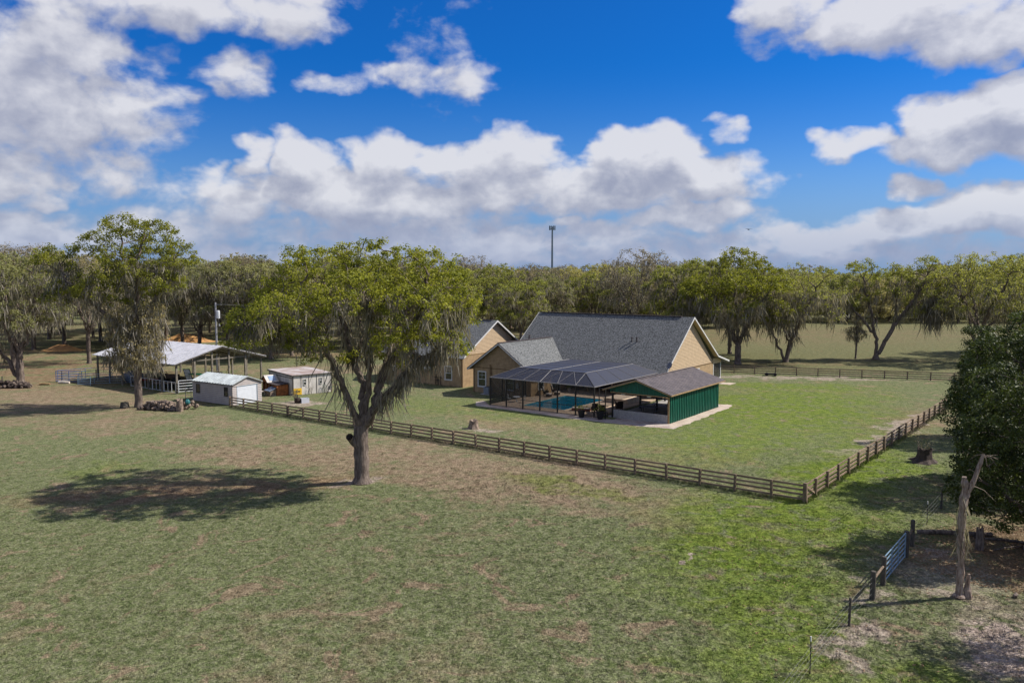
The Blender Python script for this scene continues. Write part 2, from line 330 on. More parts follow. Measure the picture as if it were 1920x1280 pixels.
# how dry the turf is
dryb = blobs([(-1, 55, 15, 5, 150, 1), (7, 47, 10, 3.2, 150, .85), (-18, 61, 12, 3, 165, .8), (-30, 70, 18, 3, 165, .6), (-2, 58, 15, 6, 144, .85), (-14, 60, 9, 3.2, 150, .8), (6, 50, 9, 3.5, 150, .7), (-33, 76, 16, 5, 165, .7), (-44, 78, 10, 4, 0, .7), (2, 73, 9, 2.6, 145, .75), (12, 62, 5, 6, 60, .7), (12, 41, 4, 1.5, 150, .6), (-22, 52, 7, 5, 0, .5), (14, 38, 2, 1, 30, .6), (-55, 92, 22, 8, 150, .9), (26, 78, 7, 3, 60, .45), (36, 96, 8, 2.0, -10, .6), (5, 31, 8, 3, 0, .35), (-10, 26, 10, 5, 0, .4), (-25, 118, 16, 8, 0, .7)])
dr = n.m('ADD', n.m('MULTIPLY', dryb, 1.15), n.m('MULTIPLY_ADD', nB, 2.0, n.m('MULTIPLY_ADD', nA, 1.4, -1.78)), clamp=True)
dr = n.m('ADD', dr, n.m('MULTIPLY_ADD', nE, 1.7, -0.98), clamp=True)
lushb = blobs([(12, 40, 7, 5, 60, .9), (16, 46, 5, 7, 100, .9), (24, 56, 9, 4, 52, .95), (30, 66, 7, 3, 52, .7), (20, 72, 12, 8, 50, .55), (30, 88, 16, 8, 40, .8), (4, 52, 5, 1.2, 150, .6), (28, 80, 14, 9, 52, .85), (20, 68, 12, 5, 50, .7), (34, 100, 10, 3, -10, .8), (14, 26, 4, 2, 0, .7), (11, 32, 2.5, 5, -25, .8), (-5, 83, 16, 5, 145, .35), (9, 29, 3, 6, -10, .7), (-29, 57, 3, 2.4, 0, .35)])
spots = n.m('MULTIPLY', n.ramp(n.noise(n.vm('ADD', P3, (11, 71, 0)), 0.42, 5, 0.7, '2D', 0.5), 0.56, 0.66), 0.85)
dr = n.m('MAXIMUM', dr, spots)
c = n.mix(dr, green, dry)
c = n.mix(n.m('MULTIPLY', lushb, n.ramp(nE, 0.30, 0.55)), c, lush)
# pasture and wood floor beyond
sepp = n.n('ShaderNodeSeparateXYZ'); n.l(PW2, sepp.inputs[0])
farm = n.m('MULTIPLY', n.ramp(sepp.outputs[1], 110, 118), n.ramp(sepp.outputs[0], 10, 24))
c = n.mix(farm, c, n.mix(n.m('MULTIPLY', n.ramp(nE, 0.62, 0.70), 0.7), past, (0.20, 0.115, 0.06)))
litb = blobs([(-75, 118, 34, 16, 160, .95), (-30, 142, 40, 7, 0, .85), (-90, 140, 20, 14, 0, .7), (25, 37, 4.5, 4, 30, 1.0), (31, 43, 5, 7, 0, .95), (-24, 50.5, 6, 2.6, 15, 1), (-15, 52.5, 5, 2.4, 10, .9), (44, 126, 12, 2.5, 0, .4), (60, 131, 10, 2.5, 0, .4), (0, 190, 120, 30, 0, .5), (-100, 200, 60, 40, 0, .5), (39, 76, 4, 9, -38, .5)])
c = n.mix(n.m('MULTIPLY', litb, n.ramp(nB, 0.36, 0.56)), c, litter)
dirtb = blobs([(19.6, 28.0, 3.4, 2.6, 30, 1.0), (13.6, 30.2, .8, .8, 0, .8), (12.0, 29.2, 1.3, .9, 40, .8), (16, 33.6, .7, .6, 0, .6), (20.3, 35.5, 2.6, 3.2, 30, .45), (21, 40, 1.5, 1.5, 0, .8), (34.5, 71, 1.0, 12, -38, .8), (19.2, 33.4, 1.2, 0.9, 0, .7), (-10.0, 52.8, 1.7, 1.1, 10, .9), (-3.1, 71.8, 1.8, 1.0, 0, .85), (-23, 86.6, 3.2, 1.0, 0, .8), (8, 38.4, .5, .3, 0, .9), (24, 30, 6, 3, 0, .5), (38, 108, 14, 1.1, -8, .7)], 0.4)
# soft wobble is large for such small patches, so they break up with the fine noise
c = n.mix(n.m('MULTIPLY', dirtb, n.ramp(nE, 0.30, 0.50)), c, dirt)
# speckle of single tufts
c = n.mix(1.0, c, n_rgb(n, n.m('MULTIPLY_ADD', n.ramp(nD, 0.3, 0.7, smooth=False), 0.9, 0.5)), 'MULTIPLY')
n.l(c, go.inputs['Color']); n.l(n.m('MAXIMUM', dirtb, litb), go.inputs['Bare'])
m, n, out = newmat('ground')
gr = n.n('ShaderNodeGroup'); gr.node_tree = gg
p = n.n('ShaderNodeBsdfPrincipled'); n.l(gr.outputs[0], p.inputs['Base Color']); p.inputs['Roughness'].default_value = 1.0; p.inputs['Specular IOR Level'].default_value = 0.05
geo = n.n('ShaderNodeNewGeometry')
bp = n.n('ShaderNodeBump'); n.l(n.m('ADD', n.noise(geo.outputs['Position'], 7.0, 4, 0.7), n.noise(geo.outputs['Position'], 1.2, 3, 0.6)), bp.inputs['Height'])
bp.inputs['Strength'].default_value = 0.85; bp.inputs['Distance'].default_value = 0.12
n.l(bp.outputs[0], p.inputs['Normal']); n.l(p.outputs[0], out.inputs[0])
m, n, out = newmat('grass_blade')
gr = n.n('ShaderNodeGroup'); gr.node_tree = gg; oi = n.n('ShaderNodeObjectInfo')
k = n.m('MULTIPLY_ADD', oi.outputs['Random'], 0.7, 0.95)
cc = n.mix(1.0, gr.outputs[0], n_rgb(n, k), 'MULTIPLY')
p = n.n('ShaderNodeBsdfPrincipled'); n.l(cc, p.inputs['Base Color']); p.inputs['Roughness'].default_value = 0.9; p.inputs['Specular IOR Level'].default_value = 0.1
ge = n.n('ShaderNodeNewGeometry'); n.l(n.vm('NORMALIZE', n.vm('ADD', n.vm('MULTIPLY', ge.outputs['Normal'], (.45, .45, .45)), (0, 0, 1))), p.inputs['Normal'])
n.l(p.outputs[0], out.inputs[0])

# ------------------------------------------------------------------ mesh building
class MB:
    def __init__(s): s.v = []; s.f = []
    def _a(s, vs, fs):
        o = len(s.v); s.v += [tuple(map(float, x)) for x in vs]; s.f += [tuple(o + i for i in f) for f in fs]; return s
    def box(s, x0, x1, y0, y1, z0, z1):
        if x0 > x1: x0, x1 = x1, x0
        if y0 > y1: y0, y1 = y1, y0
        if z0 > z1: z0, z1 = z1, z0
        return s._a([(x0, y0, z0), (x1, y0, z0), (x1, y1, z0), (x0, y1, z0), (x0, y0, z1), (x1, y0, z1), (x1, y1, z1), (x0, y1, z1)],
                    [(0, 3, 2, 1), (4, 5, 6, 7), (0, 1, 5, 4), (1, 2, 6, 5), (2, 3, 7, 6), (3, 0, 4, 7)])
    def slab(s, pts, vec):
        k = len(pts); a = [Vector(p) for p in pts]; vec = Vector(vec); b = [p + vec for p in a]
        nrm = Vector((0, 0, 0))
        for i in range(k): nrm += a[i].cross(a[(i + 1) % k])
        top = tuple(range(k)); bot = tuple(range(2 * k - 1, k - 1, -1))
        sides = [(i, i + k, (i + 1) % k + k, (i + 1) % k) for i in range(k)]
        if nrm.dot(vec) > 0:
            top = top[::-1]; bot = bot[::-1]; sides = [f[::-1] for f in sides]
        return s._a(a + b, [top, bot] + sides)
    def quad(s, pts): return s._a(pts, [tuple(range(len(pts)))])
    def tube(s, pts, rad, k=6, cap=True):
        pts = [Vector(p) for p in pts]
        if not hasattr(rad, '__len__'): rad = [rad] * len(pts)
        rings = []; ref = None; vs = []
        for i, p in enumerate(pts):
            d = (pts[min(i + 1, len(pts) - 1)] - pts[max(i - 1, 0)]).normalized()
            if ref is None:
                ref = Vector((1, 0, 0)) if abs(d.x) < 0.9 else Vector((0, 1, 0))
            u = (ref - d * ref.dot(d)).normalized(); w = d.cross(u); ref = u
            for j in range(k):
                t = 2 * math.pi * j / k; vs.append(p + (u * math.cos(t) + w * math.sin(t)) * rad[i])
        fs = []
        for i in range(len(pts) - 1):
            for j in range(k):
                a = i * k + j; b = i * k + (j + 1) % k; fs.append((a, b, b + k, a + k))
        if cap: fs.append(tuple(range(k))[::-1]); fs.append(tuple(range((len(pts) - 1) * k, len(pts) * k)))
        return s._a(vs, fs)
    def cyl(s, x, y, z0, z1, r, k=12, r1=None): return s.tube([(x, y, z0), (x, y, z1)], [r, r if r1 is None else r1], k)
    def ellip(s, c, r, k=10, rows=6, jit=0.0, zmin=-1.0):
        vs = []; fs = []
        for i in range(rows + 1):
            t = math.pi * i / rows
            for j in range(k):
                a = 2 * math.pi * j / k; q = 1 + random.uniform(-jit, jit)
                vs.append((c[0] + r[0] * math.sin(t) * math.cos(a) * q, c[1] + r[1] * math.sin(t) * math.sin(a) * q, c[2] + r[2] * max(zmin, math.cos(t)) * q))
        for i in range(rows):
            for j in range(k):
                fs.append((i * k + j, (i + 1) * k + j, (i + 1) * k + (j + 1) % k, i * k + (j + 1) % k))
        return s._a(vs, fs)
    def mesh(s, name, mat, smooth=False):
        me = bpy.data.meshes.new(name); me.from_pydata(s.v, [], s.f)
        me.materials.append(MATS[mat]); 
        if smooth: me.polygons.foreach_set('use_smooth', [True] * len(me.polygons))
        me.update(); return me
def uv_roof(me, along=0):
    """planar UV in metres: u along the ridge, v up the slope"""
    uv = me.uv_layers.new(name="UVMap")
    for p in me.polygons:
        for li in p.loop_indices:
            co = me.vertices[me.loops[li].vertex_index].co
            a = co.y if along else co.x; b = co.x if along else co.y
            nz = max(0.2, abs(p.normal.z)); uv.data[li].uv = (a, b / nz if nz > 0.5 else co.z)
def link(name, me, parent=None, loc=(0, 0, 0), rz=0.0):
    o = bpy.data.objects.new(name, me); COL.objects.link(o); o.location = loc; o.rotation_euler = (0, 0, rz)
    if parent is not None: o.parent = parent
    return o
def thing(name, label, cat, loc=(0, 0, 0), rz=0.0, group=None, me=None):
    o = link(name, me, None, loc, rz); o['label'] = label; o['category'] = cat
    if group: o['group'] = group
    return o
def part(parent, name, mb, mat, label=None, smooth=False, stuff=False, loc=(0, 0, 0), rz=0.0):
    me = mb.mesh(name, mat, smooth) if isinstance(mb, MB) else mb
    o = link(name, me, parent, loc, rz)
    if label: o['label'] = label
    if stuff: o['kind'] = 'stuff'
    return o
def structure(name, me, loc=(0, 0, 0), rz=0.0):
    o = link(name, me, None, loc, rz); o['kind'] = 'structure'; return o
def relink(src, loc, rz=0.0, scale=1.0, label=None, group=None):
    """a copy of a thing and all its parts, sharing their meshes"""
    def rec(o, par):
        c = o.copy(); COL.objects.link(c)
        c.parent = par
        for ch in o.children: rec(ch, c)
        return c
    r = rec(src, None); r.location = loc; r.rotation_euler = (0, 0, rz); r.scale = (scale, scale, scale)
    if label: r['label'] = label
    if group: r['group'] = group
    return r
def npmesh(name, V, F, mat, smooth=False):
    """fast mesh from an (n,3) vertex array and an (m,k) face array"""
    me = bpy.data.meshes.new(name); V = np.asarray(V, np.float32); F = np.asarray(F, np.int32)
    me.vertices.add(len(V)); me.vertices.foreach_set('co', V.ravel())
    k = F.shape[1]; me.loops.add(F.size); me.loops.foreach_set('vertex_index', F.ravel())
    me.polygons.add(len(F)); me.polygons.foreach_set('loop_start', np.arange(0, F.size, k, dtype=np.int32))
    me.polygons.foreach_set('loop_total', np.full(len(F), k, np.int32))
    if smooth: me.polygons.foreach_set('use_smooth', np.ones(len(F), bool))
    me.materials.append(MATS[mat]); me.update(calc_edges=True); return me

# ------------------------------------------------------------------ the ground
def grid_mesh():
    xs = np.concatenate([[-4000, -2000, -900, -400], np.arange(-200, 201, 10), [400, 900, 2000, 4000]])
    ys = np.concatenate([[-300, -100, -40], np.arange(0, 300, 10), [320, 400, 600, 1000, 2000, 4000, 7000]])
    X, Y = np.meshgrid(xs, ys); V = np.stack([X.ravel(), Y.ravel(), np.zeros(X.size)], 1)
    nx = len(xs); i = np.arange(len(ys) - 1)[:, None] * nx + np.arange(nx - 1)[None]
    i = i.ravel(); return V, np.stack([i, i + 1, i + nx + 1, i + nx], 1)
V, F = grid_mesh()
structure('ground', npmesh('ground', V, F, 'ground'))
# ------------------------------------------------------------------ trees
def resample(pl, step):
    pl = np.asarray(pl, float); out = [pl[0]]
    for a, b in zip(pl[:-1], pl[1:]):
        L = np.linalg.norm(b - a); k = max(1, int(round(L / step)))
        for i in range(1, k + 1): out.append(a + (b - a) * i / k)
    return np.array(out)
def colonise(limbs, att, step, infl, kill, iters, rng, up=0.12):
    """skeleton that grows from given limbs towards scattered points (space colonisation)"""
    pos = []; par = []
    for li, pl in enumerate(limbs):
        p = resample(pl, step)
        if li == 0: start = -1; q = p
        else:
            A = np.array(pos); start = int(np.argmin(((A - p[0]) ** 2).sum(1))); q = p[1:]
        wob = rng.normal(0, step * 0.20, (len(q), 3)); 
        if li == 0: wob *= 0.3
        for k, x in enumerate(q + wob):
            par.append(start); pos.append(x); start = len(pos) - 1
    att = np.array(att); best = np.full(len(att), 1e9); bi = np.zeros(len(att), int); alive = np.ones(len(att), bool)
    new0 = 0
    for it in range(iters):
        A = np.array(pos[new0:])
        if len(A) == 0: break
        ia = np.nonzero(alive)[0]
        if len(ia) == 0: break
        D = np.sqrt(((att[ia, None, :] - A[None]) ** 2).sum(2)); m = D.argmin(1); d = D[np.arange(len(ia)), m]
        up_ = d < best[ia]; best[ia[up_]] = d[up_]; bi[ia[up_]] = m[up_] + new0
        alive &= best > kill
        ia = np.nonzero(alive & (best < infl))[0]
        new0 = len(pos)
        if len(ia) == 0: break
        P = np.array(pos); dirs = np.zeros((len(P), 3)); v = att[ia] - P[bi[ia]]; v /= np.linalg.norm(v, axis=1)[:, None]
        np.add.at(dirs, bi[ia], v); idx = np.unique(bi[ia])
        dd = dirs[idx]; dd += rng.normal(0, 0.25, dd.shape) * np.linalg.norm(dd, axis=1)[:, None]
        nn = np.linalg.norm(dd, axis=1); ok = nn > 1e-6; idx = idx[ok]; dd = dd[ok] / nn[ok][:, None]; dd[:, 2] += up
        q = P[idx] + dd * step
        pos += list(q); par += list(idx)
        if len(pos) > 9000: break
    return np.array(pos), np.array(par)
def radii(par, rtip, rroot, rng):
    n = len(par); cnt = np.zeros(n); ch = np.zeros(n, int)
    for i in range(n - 1, -1, -1):
        if ch[i] == 0: cnt[i] = 1
        if par[i] >= 0: cnt[par[i]] += cnt[i]; ch[par[i]] += 1
    e = math.log(rroot / rtip) / math.log(max(2, cnt[0]))
    return rtip * cnt ** e, ch, cnt
def skin(pos, par, rad, cnt, k=5, rmin=0.0, flare=None):
    """tube mesh round the skeleton"""
    n = len(pos); V = []; F = []; main = {}
    for i in range(n):
        p = par[i]
        if p >= 0 and (p not in main or cnt[i] > cnt[main[p]]): main[p] = i
    frames = {}; ring = {}
    ang = 2 * np.pi * np.arange(k) / k; ca, sa = np.cos(ang)[:, None], np.sin(ang)[:, None]
    def mk(c, d, r, ref):
        u = ref - d * ref.dot(d); nu = np.linalg.norm(u)
        if nu < 1e-4: u = np.cross(d, [0.3, 0.5, 0.8]); nu = np.linalg.norm(u)
        u = u / nu; w = np.cross(d, u); base = len(V) * k
        V.append(c + (u * ca + w * sa) * r); return base, u
    for i in range(n):
        p = par[i]
        if p < 0:
            d = pos[min(1, n - 1)] - pos[0]; d = d / (np.linalg.norm(d) + 1e-9)
            ring[i] = mk(pos[i], d, rad[i] * (flare or 1.0), np.array([1.0, 0, 0])); continue
        if rad[i] < rmin: continue
        d = pos[i] - pos[p]; d = d / (np.linalg.norm(d) + 1e-9)
        if p not in ring: continue
        ref = ring[p][1]
        if main.get(p) == i: a = ring[p][0]
        else: a, ref = mk(pos[p], d, min(rad[i] * 1.15, rad[p]), ref)
        nxt = main.get(i); d2 = d
        if nxt is not None:
            e = pos[nxt] - pos[i]; e = e / (np.linalg.norm(e) + 1e-9); d2 = d + e; d2 = d2 / (np.linalg.norm(d2) + 1e-9)
        ring[i] = mk(pos[i], d2, rad[i], ref); b = ring[i][0]
        j = np.arange(k); F.append(np.stack([a + j, a + (j + 1) % k, b + (j + 1) % k, b + j], 1))
    return np.concatenate(V), np.concatenate(F)
def leaves(cent, per, spread, size, rng, flat=0.7, upb=0.5):
    """small diamond leaves in domed clumps round the twig ends"""
    n = len(cent) * per; C = np.repeat(cent, per, 0)
    d = rng.normal(size=(n, 3)); d /= np.linalg.norm(d, axis=1)[:, None]
    r = rng.random(n) ** 0.45; off = d * r[:, None]; off[:, 2] = off[:, 2] * flat + 0.15
    sc = np.repeat(rng.uniform(0.6, 1.25, len(cent)), per)
    C = C + off * spread * sc[:, None]
    nr = d * 0.8 + rng.normal(0, 0.65, (n, 3)); nr[:, 2] += upb; nr /= np.linalg.norm(nr, axis=1)[:, None]
    t = rng.normal(size=(n, 3)); a = np.cross(nr, t); a /= np.linalg.norm(a, axis=1)[:, None]; b = np.cross(nr, a)
    s = (size * rng.uniform(0.6, 1.35, n))[:, None]; w = s * rng.uniform(0.45, 0.75, n)[:, None]
    V = np.stack([C + a * s * .5, C + b * w * .5, C - a * s * .5, C - b * w * .5], 1).reshape(-1, 3)
    return V, np.arange(n * 4).reshape(-1, 4)
def strands(cent, per, lmin, lmax, w, rng, spread=0.25, seg=3):
    """hanging moss: bunches of tapering ribbons"""
    n = len(cent) * per; C = np.repeat(cent, per, 0) + rng.normal(0, spread, (n, 3)) * np.array([1, 1, 0.5])
    bl = np.repeat(rng.uniform(lmin, lmax, len(cent)), per); L = bl * rng.uniform(0.35, 1.15, n)
    th = rng.uniform(0, np.pi, n); a = np.stack([np.cos(th), np.sin(th), np.zeros(n)], 1)
    ww = w * rng.uniform(0.5, 1.4, n); rows = []
    cur = C.copy(); drift = rng.normal(0, 0.09, (n, 3)); drift[:, 2] = 0
    for i in range(seg + 1):
        f = i / seg; wid = ww * (0.55 + 1.1 * f * (1 - f) * 2 - 0.5 * f)
        rows.append(cur - a * wid[:, None] * .5); rows.append(cur + a * wid[:, None] * .5)
        cur = cur + drift * L[:, None]; cur[:, 2] -= L / seg; cur[:, :2] += rng.normal(0, 0.035, (n, 2)) * L[:, None]
    V = np.stack(rows, 1); V = V.reshape(-1, 3); m = 2 * (seg + 1)
    base = (np.arange(n) * m)[:, None]; F = []
    for i in range(seg): F.append(base + np.array([[2 * i, 2 * i + 1, 2 * i + 3, 2 * i + 2]]))
    return V, np.concatenate(F)
def lobes_points(lobes, dens, rng, shell=0.45, topbias=-0.55):
    out = []
    for (x, y, z, rx, ry, rz) in lobes:
        k = int(dens * (rx * ry * rz) ** (2 / 3)); d = rng.normal(size=(k * 3, 3)); d /= np.linalg.norm(d, axis=1)[:, None]
        d = d[d[:, 2] > topbias][:k]; r = (shell + (1 - shell) * rng.random(len(d)) ** 0.6)
        out.append(np.array([x, y, z]) + d * r[:, None] * np.array([rx, ry, rz]))
    return np.concatenate(out)
def build_tree(seed, limbs, lobes, dens=14, step=0.45, infl=6.0, kill=0.75, rroot=0.42, rtip=0.016, per=34, spread=0.55, size=0.17,
               leaf='oak_leaf', moss=None, k=6, rmin=0.0, flare=1.35, shell=0.45, topbias=-0.55, extra=None, minz=0):
    """returns meshes (trunk, crown, moss)"""
    rng = np.random.default_rng(seed)
    att = lobes_points(lobes, dens, rng, shell, topbias)
    pos, par = colonise(limbs, att, step, infl, kill, 90, rng)
    rad, ch, cnt = radii(par, rtip, rroot, rng)
    nl_ = sum(1 + sum(max(1, int(round(np.linalg.norm(np.subtract(q1, q0)) / step))) for q0, q1 in zip(l_[:-1], l_[1:])) - (i_ > 0) for i_, l_ in enumerate(limbs))
    dep = np.zeros(len(pos))
    for i_ in range(1, len(pos)): dep[i_] = dep[par[i_]] + step
    mn = np.clip(rroot * .62 * (1 - dep / (dep[:nl_].max() + 2)), .035, None); sel = np.arange(len(pos)) < nl_; rad[sel] = np.maximum(rad[sel], np.minimum(mn[sel], rroot))
    V, F = skin(pos, par, rad, cnt, k, rmin, flare)
    tr = npmesh('trunk', V, F, 'bark', True)
    tips = pos[(ch == 0) | ((cnt <= 4) & (rng.random(len(pos)) < 0.75))]
    tips = tips[tips[:, 2] > minz]
    LV, LF = leaves(tips, per, spread, size, rng)
    if extra is not None:
        e = extra(pos, cnt, rng)
        if len(e):
            v2, f2 = leaves(e, per, spread, size, rng); LF = np.concatenate([LF, f2 + len(LV)]); LV = np.concatenate([LV, v2])
    cr = npmesh('crown', LV, LF, leaf)
    mo = None
    if moss:
        cand = pos[moss['pick'](pos, rad, cnt)]
        kk = min(len(cand), moss['n']); cand = cand[rng.choice(len(cand), kk, replace=False)]
        MV, MF = strands(cand, moss['per'], moss['lmin'], moss['lmax'], moss['w'], rng, moss.get('spread', 0.25))
        mo = npmesh('moss', MV, MF, 'moss')
    return tr, cr, mo
def tree_thing(name, label, meshes, loc, rz=0.0, group=None, scale=1.0):
    t = thing(name, label, 'tree', loc, rz, group)
    link('trunk', meshes[0], t); c = link('crown', meshes[1], t)
    if meshes[2]: link('moss', meshes[2], t)['kind'] = 'stuff'
    t.scale = (scale,) * 3
    return t

# --- the big live oak in the middle (base at its foot; picture metres at that depth)
def px(x, y, dy=0.0): return ((x - 678) * 0.0354 * (1 + dy / 53), dy, max(0, (905 - y) * 0.0358 * (1 + dy / 80)))
H = [[px(678, 905), px(678, 860), px(677, 820), px(679, 790)],
     [px(677, 800), px(665, 770, -.3), px(656, 735, -.6), px(642, 695, -1.0), px(628, 655, -1.4), px(612, 625, -1.8), px(580, 602, -2.2), px(540, 594, -2.4), px(500, 588, -2.6), px(470, 592, -2.4)],
     [px(678, 790), px(680, 745, .6), px(676, 712, .9), px(660, 685, 1.3), px(648, 650, 1.8), px(635, 610, 2.2), px(615, 570, 2.8), px(590, 530, 3.2)],
     [px(660, 685, 1.3), px(676, 650, 1.2), px(674, 615, 1.5), px(664, 575, 2), px(652, 530, 2.6)],
     [px(682, 790), px(690, 745, .3), px(698, 700, 0), px(697, 655, -.6), px(706, 610, -1.2), px(714, 570, -2), px(700, 530, -3)],
     [px(684, 800), px(706, 750, .4), px(716, 700, 1.0), px(728, 650, 2.0), px(748, 600, 3), px(770, 555, 4)],
     [px(716, 700, 1.0), px(740, 665, .6), px(768, 625, .3), px(792, 585, 0), px(800, 540, -.5), px(812, 500, -1)],
     [px(686, 800), px(702, 775, -.6), px(722, 742, -1.1), px(752, 710, -1.5), px(778, 680, -1.8), px(806, 655, -2.2), px(838, 640, -2.4), px(866, 622, -2.4)],
     [px(674, 845), px(664, 826, -.3), px(656, 812, -.5)]]
HL = [(-2.6, .5, 14.3, 3.3, 3.2, 1.9), (3.9, 0, 13.9, 3.4, 3.2, 2.1), (-5.0, 1, 12.6, 2.6, 2.6, 1.7), (6.2, -.8, 12.2, 2.2, 2.6, 2.2), (-6.4, -1.5, 11.2, 1.9, 2.2, 1.2), (-7.0, -2, 10.4, 1.7, 1.7, .8),
      (0.4, -3.4, 12.3, 2.9, 2.8, 1.9), (0.3, 4.2, 13.2, 3.2, 2.8, 2.0), (5.0, -2.2, 10.1, 2.0, 1.9, 1.1), (-3.6, -4, 11.6, 2.5, 2.4, 1.6), (4.0, -4.0, 11.9, 2.5, 2.2, 1.7), (-4.2, 4.0, 12.6, 2.7, 2.6, 1.9),
      (4.4, 4.2, 12.6, 2.7, 2.6, 1.9), (6.6, 2.2, 11.0, 1.5, 1.9, 1.6), (6.6, -1.6, 9.2, 1.0, 1.3, 1.2), (.6, .5, 15.0, 2.2, 2.2, 1.3), (-2.6, -3.2, 9.8, 1.7, 1.6, 1.0), (2.6, -3.8, 9.6, 1.5, 1.4, 1.0), (-5.6, -2.6, 9.6, 1.9, 1.7, .8), (-4.2, -.6, 10.2, 1.6, 1.6, 1.0), (-7.6, -1.8, 9.5, 1.0, 1.3, .6), (5.6, .6, 10.6, 1.6, 1.8, 1.1), (-1.0, .4, 8.2, .8, .8, .7), (1.2, -1.0, 8.6, .8, .8, .7), (3.3, -1.6, 7.9, .9, .8, .5), (-3.0, -1.4, 8.4, .8, .8, .5), (.2, .8, 5.6, .5, .5, .6)]
def mpick(pos, rad, cnt): return np.nonzero((pos[:, 2] > 5.0) & (pos[:, 2] < 13.0) & (cnt > 2) & (rad < 0.22) & (np.hypot(pos[:, 0], pos[:, 1]) > 0.8))[0]
hero = build_tree(11, H, HL, dens=27, step=0.38, kill=0.46, rroot=0.50, rtip=0.015, per=40, spread=0.44, size=0.155, k=8, minz=4.9, flare=1.45,
                  moss=dict(pick=mpick, n=1300, per=10, lmin=0.5, lmax=2.1, w=0.075, spread=0.22))
t = tree_thing('live_oak', 'large spreading live oak with forked trunk and hanging moss alone in the near field', hero, (-10.15, 53.1, 0))
# heavy curtains of moss along the two outer limbs
rng = np.random.default_rng(5)
cur = np.concatenate([resample(H[7][2:], .22), resample(H[6][1:5], .25), resample(H[1][5:], .3), resample(H[5][2:], .35), resample(H[4][3:], .4), resample(H[2][3:], .4), resample(H[3][1:], .45)])
mv, mf = strands(cur + rng.normal(0, .1, cur.shape), 13, 0.6, 2.3, 0.08, rng, 0.16)
part(t, 'moss', npmesh('moss', mv, mf, 'moss'), None, stuff=True)

# --- tall mossy oak in front of the open barn
def px2(x, y, dy=0.0): return ((x - 261) * 0.0561, dy, max(0, (763 - y) * 0.0565))
H2 = [[px2(261, 763), px2(261, 720), px2(262, 670), px2(263, 620)],
      [px2(262, 650), px2(250, 600, .5), px2(238, 550, 1), px2(225, 500, 1), px2(235, 450, 1)],
      [px2(263, 620), px2(272, 580, -1), px2(280, 530, -1.5), px2(285, 490, -2), px2(290, 450, -1)],
      [px2(265, 600), px2(290, 560, 1), px2(310, 520, 2), px2(330, 480, 2)],
      [px2(255, 620), px2(220, 590, -1), px2(190, 560, -2), px2(150, 520, -2)],
      [px2(262, 640), px2(255, 590, 3), px2(250, 540, 4)]]
HL2 = [(-1.2, 0, 18.4, 2.6, 2.8, 2.0), (2.2, 0, 18.0, 2.6, 2.8, 2.0), (-4.5, 0, 16.4, 2.4, 2.6, 1.9), (4.7, 0, 15.6, 2.2, 2.8, 2.0), (-8.0, -1, 15.4, 1.9, 2.4, 1.8), (-6.2, 0, 13.2, 2.5, 2.5, 1.7), (0, -3, 14.6, 3.3, 2.2, 2.3),
       (3.8, -1, 12.8, 2.2, 2.4, 1.9), (-3, -2.4, 12.2, 2.5, 2.2, 1.8), (0.5, 3.2, 15.5, 3.6, 2.3, 2.6), (-7.6, -1, 11.6, 1.7, 1.9, 1.2)]
def mp2(pos, rad, cnt): return np.nonzero((pos[:, 2] > 5.5) & (pos[:, 2] < 15.5) & (cnt > 1))[0]
oak2 = build_tree(23, H2, HL2, dens=20, step=0.46, kill=0.6, rroot=0.40, rtip=0.018, per=44, spread=0.60, size=0.19, k=7,
                  moss=dict(pick=mp2, n=1200, per=9, lmin=0.5, lmax=2.1, w=0.10, spread=0.35))
t = tree_thing('mossy_oak', 'tallest mossy oak with shaggy foliage down its trunk standing in front of the open barn', oak2, (-39.6, 84.1, 0))
# shaggy grey growth low round the trunk
k = 430; a = rng.uniform(0, 2 * np.pi, k); z = rng.uniform(4.3, 11.0, k); rr = (0.5 + 2.6 * rng.random(k) ** .7) * np.where(z < 5.2, .75, 1)
cc = np.stack([np.cos(a) * rr, np.sin(a) * rr, z], 1)
lv, lf = leaves(cc, 26, .5, .17, rng); part(t, 'low_foliage', npmesh('low_foliage', lv, lf, 'grey_leaf'), None)
mv, mf = strands(cc[:330], 8, .5, 1.9, .10, rng, .25); part(t, 'moss', npmesh('moss', mv, mf, 'moss'), None, stuff=True)

